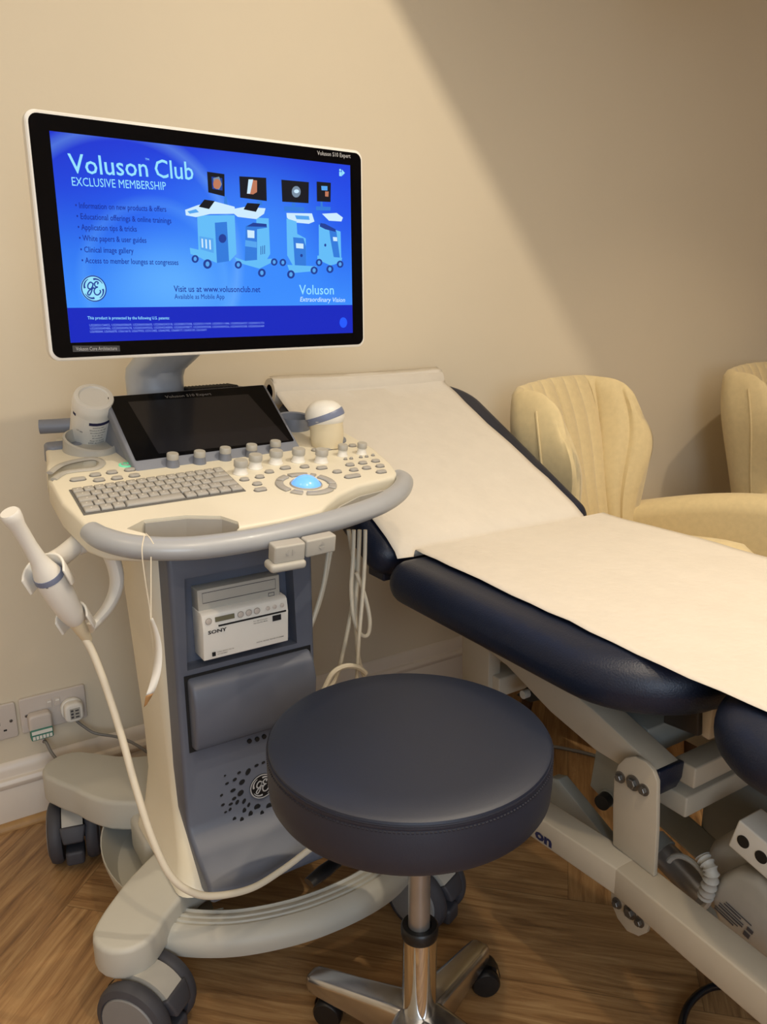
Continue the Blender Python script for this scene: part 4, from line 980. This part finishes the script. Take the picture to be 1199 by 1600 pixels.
b = MB(T1 @ Matrix.Translation((.038, -.006, 0))); b.box((-.010, -.015, .0438), (.013, .012, .0445)); b.build('plug_label', M_warmgrey, pw)
b = MB(T1 @ Matrix.Translation((.038, -.006, 0)))
for k in range(3):
    b.box((-.008, -.012 + k * .008, .0444), (-.002, -.007 + k * .008, .0448)); b.box((.002, -.012 + k * .008, .0444), (.010, -.0085 + k * .008, .0448))
b.build('label_print', M_darkink, pw)
b = MB(); b.tube(smoothpts([T1 @ Vector((.040, -.030, .03)), PY(132, 1136, 1.84), PY(150, 1146, 1.83), PY(185, 1152, 1.80), PY(215, 1165, 1.74), PY(250, 1190, 1.70)], 8), .0035, 8); b.build('mains_cord', M_cablegrey, pw)

# ------------------------------------------------------------------ treatment couch
bed = thing('treatment_couch', 'navy padded treatment couch with raised backrest on a beige steel frame', 'treatment couch', (1.12, .9, 0))
HY, HZ = 1.275, .700                       # hinge line
CX0, CX1 = .825, 1.425
BA = math.radians(27.6); BL = .60
b = MB(); b.pad(CX0 - .025, CX1, .607, HY - .008, HZ - .088, HZ - .003, (.05, .05, .17, .17), .041, 12, 6); seat = b.build('seat_cushion', M_navy, bed)
b = MB(); b.pad(CX0 - .02, CX1, -.35, .588, HZ - .088, HZ - .003, .13, .041, 12, 6); b.build('leg_cushion', M_navy, bed)
BK = Matrix.Translation((0, HY + .004, HZ - .003)) @ Matrix.Rotation(BA, 4, 'X')
b = MB(BK); b.pad(CX0 - .01, CX1 - .005, 0, BL, -.082, 0, (.12, .12, .05, .05), .038, 10, 6); b.build('backrest_cushion', M_navy, bed)
b = MB(BK); b.box((CX0 + .05, .02, -.095), (CX1 - .05, BL - .06, -.082)); b.build('backrest_board', M_black, bed)
b = MB(BK)
for x in (CX0 + .10, CX1 - .14): b.box((x, -.02, -.135), (x + .04, BL - .1, -.095))
b.build('backrest_frame', M_steelpaint, bed, bevel=.003)
b = MB(); b.box((CX0 + .14, .72, HZ - .10), (CX1 - .08, HY - .05, HZ - .085)); b.box((CX0 + .14, -.3, HZ - .10), (CX1 - .08, .45, HZ - .085)); b.build('seat_board', M_black, bed)
# hinge block seen at the left end of the hinge
p = PX(603, 885, .87); b = MB(); b.pad(.845, .88, p.y - .03, p.y + .03, p.z - .02, p.z + .015, .004, .003); b.build('hinge_block', M_navy, bed)
SXp = .915
def plate(pxs, x, t, m, name, parent=bed, bevel=.002):
    b = MB(); P = [PX(a, c, x) for a, c in pxs]; b.prism([(p.y, p.z) for p in P], x, x + t, 'x'); return b.build(name, m, parent, bevel=bevel)
def barx(p0, p1, x0, x1, hh, ww, m, name, bevel=.003):
    pass
# upper left rail
plate([(700, 965), (716, 985), (740, 1000), (792, 1040), (860, 1112), (930, 1172), (985, 1206), (1000, 1210), (1018, 1218), (1030, 1206), (930, 1112), (850, 1046), (800, 1010), (770, 985)], SXp, .05, M_steelpaint, 'frame_rail')
b = MB(); P = [PX(a, c, SXp) for a, c in ((1026, 1202), (1034, 1206), (1030, 1232), (1022, 1246), (1010, 1248), (1010, 1218))]
b.prism([(p.y, p.z) for p in P], SXp - .004, SXp + .054, 'x'); b.build('rail_end_cap', M_navy, bed, bevel=.003)
# upright pivot plate with rounded top
up = [(958, 1320), (958, 1260), (960, 1215), (966, 1195), (978, 1184), (992, 1182), (1008, 1190), (1020, 1203), (1027, 1222), (1026, 1300), (1022, 1370)]
plate(up, SXp - .016, .008, M_steelpaint, 'pivot_plate', bevel=.001)
plate(up, SXp + .058, .008, M_steelpaint, 'pivot_plate', bevel=.001)
def bolt(px, py, x, r, parent=bed):
    p = PX(px, py, x); b = MB(); b.lathe([(r * 1.5, x), (r * 1.5, x - .002), (r * 1.1, x - .0022)], (0, p.y, p.z), 'x', 20); b.m = 1
    b.lathe([(r, x - .001), (r, x - .007), (r * .85, x - .008)], (0, p.y, p.z), 'x', 6); return b.build('bolt', [M_bolt, M_bolt], parent)
for q in ((970, 1214), (1007, 1234)): bolt(q[0], q[1], SXp - .016, .0062)
bolt(990, 1223, SXp - .016, .0082)
# lower plate
low = [(955, 1385), (955, 1410), (965, 1435), (980, 1455), (998, 1463), (1010, 1458), (1014, 1445), (1020, 1380), (990, 1360)]
plate(low, SXp + .01, .008, M_steelpaint, 'pivot_plate', bevel=.001)
bolt(965, 1411, SXp + .01, .0062); bolt(985, 1425, SXp + .01, .008); bolt(1000, 1440, SXp + .01, .0062)
# base rail in two lengths
za = lambda p: (p.x, p.y, p.z)
XR0 = SXp - .052
b = MB(); P = [PX(a, c, XR0) for a, c in ((960, 1355), (957, 1396), (1072, 1500), (1187, 1600), (1340, 1733), (1340, 1667), (1137, 1500))]
b.prism([(p.y, p.z) for p in P], XR0, XR0 + .052, 'x'); b.build('base_rail', M_steelpaint, bed, bevel=.003)
f0 = PX(957, 1396, XR0); LH = PX(960, 1355, XR0).z - f0.z
g0 = PZ(800, 1287, f0.z); g1 = Vector((g0.x, g0.y, f0.z + LH))
f1 = Vector((f0.x, f0.y, f0.z + LH))
dx = Vector((.05, 0, 0))
b = MB(); b.loft([[f0 + Vector((0, -.006, 0)), f0 + dx + Vector((0, -.006, 0)), f1 + dx + Vector((0, -.006, 0)), f1 + Vector((0, -.006, 0))], [g0, g0 + dx, g1 + dx, g1]], smooth=False); br2 = b.build('base_leg', M_steelpaint, bed, bevel=.003)
uu = (f0 - g0).normalized(); vv = Vector((0, 0, 1)); nn = uu.cross(vv)
RF = Matrix(((uu.x, vv.x, nn.x, g0.x), (uu.y, vv.y, nn.y, g0.y), (uu.z, vv.z, nn.z, g0.z), (0, 0, 0, 1)))
lettering('on', (836, 1307), (862, 1325), .018, RF, M_inkblue, bed, z=.0008, bold=.045)
# strut behind the left leg
b = MB(); P = [PX(a, c, .975) for a, c in ((858, 1215), (872, 1218), (958, 1325), (958, 1345), (858, 1280))]
b.prism([(p.y, p.z) for p in P], .975, 1.0, 'x'); b.build('lift_arm', M_steelgrey, bed, bevel=.002)
# posts, brackets and cross tubes
plate([(722, 972), (765, 990), (763, 1100), (722, 1085)], .95, .03, M_steelpaint, 'frame_post')
plate([(935, 1150), (975, 1165), (985, 1240), (955, 1262), (922, 1228)], .96, .006, M_steelgrey, 'bracket_plate')
p = PX(948, 1248, .955); b = MB(); b.cyl(p, p + Vector((.09, .03, 0)), .014); b.m = 1; b.cyl(p - Vector((.016, .004, 0)), p, .013); b.build('pivot_pin', [M_steelgrey, M_black], bed)
def xtube(px, py, x0, x1, hh, ww, m, name):
    p = PX(px, py, x0); b = MB(); b.box((x0, p.y - ww / 2, p.z - hh), (x1, p.y + ww / 2, p.z)); return b.build(name, m, bed, bevel=.003)
xtube(1040, 1228, .97, 1.36, .035, .08, M_steelpaint, 'cross_tube')
xtube(1070, 1192, .97, 1.36, .035, .04, M_steelpaint, 'cross_tube')
xtube(975, 1120, .97, 1.36, .05, .10, M_steelgrey, 'cross_tube')
xtube(765, 1052, .96, 1.36, .04, .06, M_steelpaint, 'cross_tube')
# right hand rails mirror
P = [PX(a, c, SXp) for a, c in ((700, 965), (740, 1000), (860, 1112), (985, 1206), (1048, 1206), (930, 1112), (850, 1045), (770, 985))]
b = MB(); b.prism([(p.y, p.z) for p in P], 1.33, 1.38, 'x'); b.build('frame_rail', M_steelpaint, bed, bevel=.003)
rz = f0.z
b = MB(); b.box((1.33, -.1, rz), (1.38, 1.25, rz + .06)); b.build('base_rail', M_steelpaint, bed, bevel=.003)
# black clamp and hanging plate
plate([(806, 1086), (822, 1074), (845, 1094), (828, 1098)], .965, .05, M_black, 'clamp_block')
p = PX(822, 1084, .96); b = MB(); b.lathe([(.008, .952), (.008, .966)], (0, p.y, p.z), 'x', 16); b.build('clamp_knob', M_warmgrey, bed)
b = MB(); P = [PX(a, c, .93) for a, c in ((1038, 1085), (1092, 1080), (1091, 1152), (1036, 1130))]; b.prism([(p.y, p.z) for p in P], .93, .942, 'x'); b.build('end_bracket', M_black, bed, bevel=.003)
b = MB(); P = [PX(a, c, .94) for a, c in ((1093, 1076), (1118, 1070), (1108, 1158), (1095, 1150))]; b.prism([(p.y, p.z) for p in P], .94, .96, 'x'); b.build('hinge_bracket', M_steelpaint, bed, bevel=.003)
# lift column, dark housings and actuator
pz_ = PX(1140, 1230, 1.20)
b = MB(); b.pad(1.20, 1.34, pz_.y - .22, pz_.y + .06, .03, pz_.z + .02, .03, .01); b.build('lift_housing', M_steelgrey, bed)
b = MB(); b.box((1.10, .55, .0), (1.15, .56, .01))
q0, q1 = PX(1010, 1245, 1.20), PX(1210, 1420, 1.20)
b = MB(); b.tube([q0, q1], .036, 4); b.build('inner_beam', M_steelgrey, bed, bevel=.003)
a0, a1 = PX(1022, 1318, 1.03), PX(1102, 1400, 1.03)
act = MB(); act.cyl(a0, a1, .0235, seg=28); ao = act.build('actuator', M_brushed, bed)
b = MB(); dv = (a1 - a0).normalized(); b.cyl(a0 - dv * .05, a0, .008); b.m = 1; b.cyl(a0 - dv * .002, a0 + dv * .022, .0265, seg=28); b.build('actuator_rod', [M_chrome, M_steelgrey], ao)
M_motor = mat('motor_beige', (172, 164, 150), .55, var=.06, scale=25)
def yzplate(pxs, x, t): b = MB(); P = [PX(a, c, x) for a, c in pxs]; b.prism([(p.y, p.z) for p in P], x, x + t, 'x'); return b
mo = yzplate([(1092, 1350), (1108, 1318), (1140, 1300), (1230, 1345), (1270, 1430), (1240, 1500), (1180, 1500), (1135, 1450), (1105, 1420), (1088, 1385)], 1.03, .10).build('motor', M_motor, bed, bevel=.018, bseg=4)
yzplate([(1106, 1400), (1120, 1372), (1146, 1362), (1182, 1376), (1232, 1425), (1240, 1495), (1205, 1512), (1158, 1478), (1118, 1444)], .985, .05).build('motor_cover', M_motor, mo, bevel=.014, bseg=4)
lo_, l1_ = PX(1116, 1420, .984), PX(1160, 1462, .984)
lu = (l1_ - lo_); lu.x = 0; lu.normalize(); lv_ = Vector((-1, 0, 0)).cross(lu)
LMx = Matrix(((lu.x, lv_.x, -1, lo_.x), (lu.y, lv_.y, 0, lo_.y), (lu.z, lv_.z, 0, lo_.z), (0, 0, 0, 1)))
b = MB(LMx)
for k, (st_, wd) in enumerate(((0, .034), (0, .040), (.004, .042), (.004, .042), (.010, .03), (.012, .044))): b.box((st_, .002 + k * .0052, 0), (st_ + wd, .0042 + k * .0052 - .0008 * (k % 2), .0006))
b.box((.050, .004, 0), (.060, .012, .0006)); b.box((.052, .016, 0), (.062, .022, .0006))
b.build('rating_label', M_darkink, mo)
# control box with four round ports
cbx0 = PX(1158, 1284, .985)
cu = (PX(1208, 1326, .985) - cbx0).normalized(); cw = Vector((1, 0, 0)); cv = cu.cross(cw).normalized()
if cv.z < 0: cv = -cv
CB = Matrix(((cu.x, cv.x, cw.x, cbx0.x), (cu.y, cv.y, cw.y, cbx0.y), (cu.z, cv.z, cw.z, cbx0.z), (0, 0, 0, 1)))
b = MB(CB); b.box((-.004, -.052, -.0), (.24, .0, .055)); cbo = b.build('control_box', M_white, mo, bevel=.003)
for k in range(5):
    pp = MB(CB); pp.lathe([(.0095, -.0012), (.0095, .004)], (.014 + k * .030, -.026, 0), 'z', 20); pp.build('cable_port', M_black, cbo)
# coiled cable loop on the actuator
lc = PX(1075, 1378, .985); 
b = MB(); b.tube([lc + Vector((0, .040 * math.cos(t), .040 * math.sin(t))) for t in [math.radians(20 + 250 * k / 20) for k in range(21)]], .0045, 8)
hx0, hx1 = PX(1098, 1338, .98), PX(1103, 1400, .98)
b.tube(smoothpts([hx0, PX(1112, 1365, .975), hx1], 12), [.0095 + .0028 * (k % 3 == 0) for k in range(25)], 14); b.build('motor_cable', M_warmgrey, mo)
# castors of the couch (only the near ones can be glimpsed) and feet to stand on
for x, y in ((.94, -.05), (1.355, -.05)):
    b = MB(); b.cyl((x, y, .06), (x, y, rz + .01), .014); b.m = 1; b.lathe([(.02, -.014), (.034, -.014), (.036, 0), (.034, .014), (.02, .014)], (x, y, .036), 'x', 24); b.build('couch_castor', [M_steelgrey, M_black], bed)

# paper roll and sheet
pr_ = thing('couch_paper_roll', 'white couch paper roll at the backrest top with its sheet drawn down the couch', 'paper roll', (1.08, 1.80, .94))
rc = BK @ Vector((0, BL + .012, .018))
rl = PX(421, 610, .838)
RX0, RX1 = PZ(421, 610, rc.z).x, PZ(684, 594, rc.z).x
ry_ = rc.y
kx = (PY(421, 610, ry_).x, PY(684, 594, ry_).x)
rx0, rx1 = kx
rcz = .5 * (PY(421, 610, ry_).z + PY(684, 596, ry_).z)
b = MB()
nS = 40
def circ(r, x): return [(x, ry_ + r * math.cos(2 * math.pi * k / nS), rcz + r * math.sin(2 * math.pi * k / nS)) for k in range(nS)]
b.loft([circ(.018, rx0 + .02), circ(.018, rx0), circ(.0315, rx0), circ(.0325, rx0 + .002), circ(.0325, rx1 - .002), circ(.0315, rx1), circ(.018, rx1)], smooth=True); b.build('paper_roll', M_paper, pr_, bevel=0)
b = MB(); b.loft([circ(.0178, rx0 + .001), circ(.0178, rx1 - .001)]); b.loft([circ(.0165, rx0 + .001), circ(.0165, rx1 - .001)]); b.build('roll_core', M_core, pr_)
hx_ = [PZ(617, 862, HZ).x, PZ(893, 798, HZ).x, PZ(650, 862, HZ).x, PZ(932, 801, HZ).x]
# sheet path in (y,z)
path = []
topv = BK @ Vector((0, BL - .035, .0025))
path += [(ry_ + .0, rcz + .0328), (ry_ - .02, rcz + .026)]
for k in range(12):
    p = BK @ Vector((0, BL - .035 - (BL - .075) * k / 11, .0028)); path.append((p.y, p.z))
path += [(HY + .010, HZ - .004), (HY + .001, HZ - .016), (HY - .007, HZ - .016), (HY - .0115, HZ - .004), (HY - .016, HZ + .0015), (HY - .04, HZ + .0002)]
for k in range(1, 36): path.append((HY - .04 - k * .045, HZ - .0003))
b = MB(); G = []
ns = len(path)
for i, (y, z) in enumerate(path):
    row = []; t = i / ns
    if y >= HY - .002: f = min(1, max(0, (y - HY) / (ry_ - HY))); xa = hx_[0] + (rx0 + .002 - hx_[0]) * f; xb = hx_[1] + (rx1 - .002 - hx_[1]) * f
    else: f = min(1, (HY - y) / .7); xa = hx_[2] + (.858 - hx_[2]) * f; xb = hx_[3] + (1.425 - hx_[3]) * f
    xa += .005 * noise.noise(Vector((y * 22, 0, 3))); xb += .004 * noise.noise(Vector((y * 14, 5, 3)))
    for j in range(33):
        u = j / 32; x = xa + (xb - xa) * u
        dz = .003 * (noise.noise(Vector((x * 6, y * 7, 1))) + .5 * noise.noise(Vector((x * 17, y * 13, 2)))) + .003
        row.append((x, y, z + max(dz, .0002)))
    G.append(row)
b.grid(G); b.build('paper_sheet', M_paper, pr_, solid=.0004)

# ------------------------------------------------------------------ stool
st = thing('stool', 'round navy vinyl stool on a chrome column, in front of the machine', 'stool', (.598, .842, 0))
SCx, SCy = .583, .849
b = MB(Matrix.Translation((SCx, SCy, 0)))
R0_ = .2
b.lathe([(.185, .510), (.194, .512), (.1985, .52), (.2, .54), (.2, .570), (.1985, .577)], seg=96); b.lathe([(.1985, .577), (.1995, .580), (.1985, .583)], seg=96)
b.lathe([(.1985, .583), (.197, .588), (.191, .5915), (.15, .593), (.08, .594), (.001, .5945)], seg=96); b.build('seat', M_stool, st)
b = MB(Matrix.Translation((SCx, SCy, 0)))
b.tube([(.1988 * math.cos(t), .1988 * math.sin(t), .5835) for t in [2 * math.pi * k / 96 for k in range(96)]], .0014, 6, closed=True)
for k in range(230):
    t = 2 * math.pi * k / 230; b.box((0, 0, 0), (0, 0, 0)) if False else None
    c, s = math.cos(t), math.sin(t); c2, s2 = math.cos(t + .016), math.sin(t + .016)
    b._add([(.1985 * c, .1985 * s, .5765), (.1985 * c2, .1985 * s2, .5765), (.2003 * c2, .2003 * s2, .5755), (.2003 * c, .2003 * s, .5755), (.2003 * c, .2003 * s, .5742), (.2003 * c2, .2003 * s2, .5742)], [(0, 1, 2, 3), (3, 2, 5, 4)])
b.build('seam_piping', M_thread, st)
b = MB(); b.lathe([(.05, .50), (.05, .511)], (.595, .843, 0)); b.box((.53, .80, .495), (.66, .89, .503)); b.build('seat_plate', M_black, st)
b = MB(); b.lathe([(.0165, .24), (.0165, .50)], (.597, .842, 0), seg=32); b.build('gas_rod', M_brushed, st)
b = MB(); b.lathe([(.0255, .06), (.0265, .09), (.0265, .262)], (.598, .842, 0), seg=48); b.build('column', M_chrome, st)
b = MB(); b.lathe([(.0275, .252), (.0285, .256), (.0285, .268), (.026, .271), (.018, .271), (.018, .262)], (.598, .842, 0), seg=40); b.build('collar', M_black, st)
lv0, lv1 = PY(484, 1378, .93), PY(512, 1335, .90)
lvd = Vector((.598, .842, .49))
b = MB(); e_1 = PZ(483, 1380, .47); b.tube([e_1, e_1.lerp(lvd, .12), e_1.lerp(lvd, .3), e_1.lerp(lvd, .8)], [.009, .011, .008, .006], 12, flat=.6); b.build('height_lever', M_black, st)
for k, a in enumerate((115.5, 23, -65, -155)):
    t = math.radians(a); u = Vector((math.cos(t), math.sin(t), 0)); v = Vector((-u.y, u.x, 0)); c0 = Vector((.598, .842, 0)); secs = []
    for d, wd, z0, z1 in ((.018, .028, .055, .120), (.06, .0255, .056, .112), (.12, .0225, .056, .099), (.175, .021, .054, .088), (.202, .019, .054, .083), (.212, .014, .056, .079)):
        p = c0 + u * d; secs.append([p + v * wd * a_ + Vector((0, 0, z)) for a_, z in ((-1, z0), (1, z0), (1.0, z1 - .006), (.72, z1), (-.72, z1), (-1.0, z1 - .006))])
    b = MB(); b.loft(secs, smooth=False); b.build('base_arm', M_alu, st, bevel=.003)
    cc = c0 + u * .188; ang = math.radians((40, 60, 20, 100)[k])
    T = Matrix.Translation((cc.x, cc.y, 0)) @ Matrix.Rotation(ang, 4, 'Z') @ Matrix.Translation((0, -.016, 0))
    b = MB(T); b.cyl((0, .016, .035), (0, .016, .06), .006); b.loft([[(x, .0275 * math.cos(q), .027 + .0275 * math.sin(q)) for x in (-.009, .009)] for q in [math.radians(-10 + 200 * j / 12) for j in range(13)]], closed=False, cap=False)
    b.box((-.008, -.012, .022), (.008, .02, .045)); hs_ = b.build('stool_caster', M_black, st)
    for sx in (-1, 1):
        b = MB(T); b.lathe([(.012, .009 * sx), (.0245, .010 * sx), (.0250, .014 * sx), (.0250, .022 * sx), (.022, .026 * sx), (.004, .0275 * sx)], (0, 0, .025), 'x', 28); b.build('wheel', M_black, hs_)

# ------------------------------------------------------------------ wingback armchairs
def armchair(name, label, cx, cyy, rot):
    T = Matrix.Translation((cx, cyy, 0)) @ Matrix.Rotation(rot, 4, 'Z')       # faces local -y
    ch = thing(name, label, 'armchair', (cx, cyy, 0), None)
    # curved back and wings in one shell
    N, Mz = 131, 30
    inner, outer = [], []
    HB, WG = .27, .30
    def sect(u, zt):
        """u -1..1 along plan curve, zt 0..1 from seat to top"""
        wing = .05 + .085 * math.exp(-((zt - .86) / .30) ** 2)        # how far the wing reaches forward
        au = abs(u); sg = 1 if u >= 0 else -1
        hw = .190 + .015 * zt + .035 * math.exp(-((zt - .86) / .26) ** 2)
        if au < .52: x = hw * au / .60; y = .0 - .012 * (au / .52) ** 2
        else:
            t = (au - .52) / .48; a = min(t / .45, 1) * math.pi / 2 * .82
            x = hw * (.8667 + .1333 * math.sin(a)); y = -.012 - .045 * (1 - math.cos(a))
            if t > .45: k = (t - .45) / .55; y -= wing * k; x += .022 * k * (.3 + zt)
        return sg * x, y
    rows_i, rows_o = [], []
    for i in range(N):
        u = -1 + 2 * i / (N - 1); ri, ro = [], []
        for j in range(Mz):
            zt = j / (Mz - 1)
            x, y = sect(u, zt); x2, y2 = sect(min(u + .01, 1) if u < 1 else 1, zt); x1, y1 = sect(max(u - .01, -1), zt)
            tx, ty = x2 - x1, y2 - y1; L_ = math.hypot(tx, ty) or 1; nx, ny = ty / L_, -tx / L_          # inward (towards -y)
            kk_ = max(0, (abs(u) - .80) / .20); topd = .02 * abs(u) ** 2.2 + .085 * (1 - math.sqrt(max(0, 1 - (kk_ * .93) ** 2)))
            z = .30 + (.640 - topd) * zt + .0
            lean = .13 * zt
            gro = abs(math.sin(u * math.pi * 5.5)) ** .28
            th = .050 * (1 - .55 * zt ** 6) * (1 - .35 * max(0, abs(u) - .85) / .15)
            g = (gro - 1) * .017 * (1 if abs(u) < .93 else .2)
            ri.append((x + nx * (th + g), y + lean + ny * (th + g), z)); ro.append((x - nx * th * .9, y + lean - ny * th * .9, z))
        rows_i.append(ri); rows_o.append(ro)
    b = MB(T)
    # closed loops: up the inner, over the top, down the outer
    secs = []
    for ri, ro in zip(rows_i, rows_o):
        ti, to = Vector(ri[-1]), Vector(ro[-1]); top = [ti.lerp(to, k) + Vector((0, 0, .022 * math.sin(math.pi * k))) for k in (.15, .35, .5, .65, .85)]
        secs.append([Vector(p) for p in ri] + top + [Vector(p) for p in ro[::-1]])
    # rounded ends
    def endsec(sec, nxt, am, kk):
        c = [(sec[i] + sec[-1 - i]) / 2 for i in range(len(sec))]
        out = []
        for i, p in enumerate(sec):
            d = (sec[18] - nxt[18]); d.z = 0; d.normalize()
            out.append(c[i].lerp(p, kk) + d * am - Vector((0, 0, am * 2.4 * min(1.3, max(0, (p.z - .3) / .6)) ** 7)))
        return out
    s0 = [endsec(secs[0], secs[1], .020, .35), endsec(secs[0], secs[1], .013, .8)]
    s1 = [endsec(secs[-1], secs[-2], .013, .8), endsec(secs[-1], secs[-2], .020, .35)]
    b.loft(s0 + secs + s1); b.build('backrest', M_fabric, ch)
    b = MB(T)
    b.tube([Vector(p) + (Vector(p) - Vector(q)).normalized() * .0015 for p, q in zip(rows_o[10][2:-1], rows_i[10][2:-1])], .003, 6); b.build('piping', M_fabric, ch)
    # seat
    b = MB(T); b.pad(-.25, .25, -.44, .03, .14, .28, .06, .03); b.build('seat_base', M_fabric, ch)
    b = MB(T); b.pad(-.19, .19, -.46, .0, .22, .345, .07, .045, 8, 6); b.build('seat_cushion', M_fabric, ch)
    for sg in (-1, 1):
        b = MB(T); secs = []
        for k in range(15):
            t = k / 14; y = -.03 - .50 * t; zt = .575 + .040 * math.sin(math.pi * (t * .75 - .05)) + .035 * t ; x = sg * (.250 + .03 * t)
            wd = .052 + .006 * t; ee = (1 - .5 * (max(0, t - .9) / .1) ** 2)
            sec = []
            for q in range(13): a = math.pi * q / 12; sec.append((x + wd * ee * math.cos(a), y, zt - .05 + .05 * ee * math.sin(a)))
            sec += [(x - wd * .85 * ee, y, .40), (x - wd * .8 * ee, y, .17), (x + wd * .8 * ee, y, .17), (x + wd * .85 * ee, y, .40)]
            secs.append(sec)
        b.loft(secs); b.build('armrest', M_fabric, ch, bevel=.006)
        for yy in (-.42, .02):
            b = MB(T); b.cyl((sg * .25, yy, .17), (sg * .265, yy + (.02 if yy > 0 else -.01), 0), .022, .012); b.build('leg', mat('dark_wood', (60, 40, 26), .4), ch)
    return ch
armchair('wingback_armchair', 'cream wingback armchair with channelled back, nearest the couch', 1.725, 1.61, math.radians(20))
armchair('wingback_armchair', 'cream wingback armchair with channelled back, cut by the right edge', 2.64, 1.60, math.radians(16))

# ------------------------------------------------------------------ cables on the floor
b = MB(); b.tube(smoothpts([PZ(850, 1164, .005), PZ(885, 1170, .005), PZ(935, 1182, .005), PZ(1010, 1205, .005), PZ(1090, 1235, .005), PZ(1199, 1250, .005)], 8), .0048, 8)
tag(b.build('floor_cable', M_cablegrey), 'grey cable lying on the oak floor under the couch', 'cable')
b = MB(); b.tube(smoothpts([PZ(1062, 1640, .012), PZ(1066, 1600, .012), PZ(1075, 1573, .012), PZ(1095, 1551, .012), PZ(1120, 1541, .012), PZ(1150, 1545, .012), PZ(1185, 1560, .012)], 8), .0065, 12)
tag(b.build('black_hose', mat('gloss_black_hose', (14, 16, 24), .15, var=0)), 'glossy black hose curving on the floor below the base rail, bottom right', 'hose')
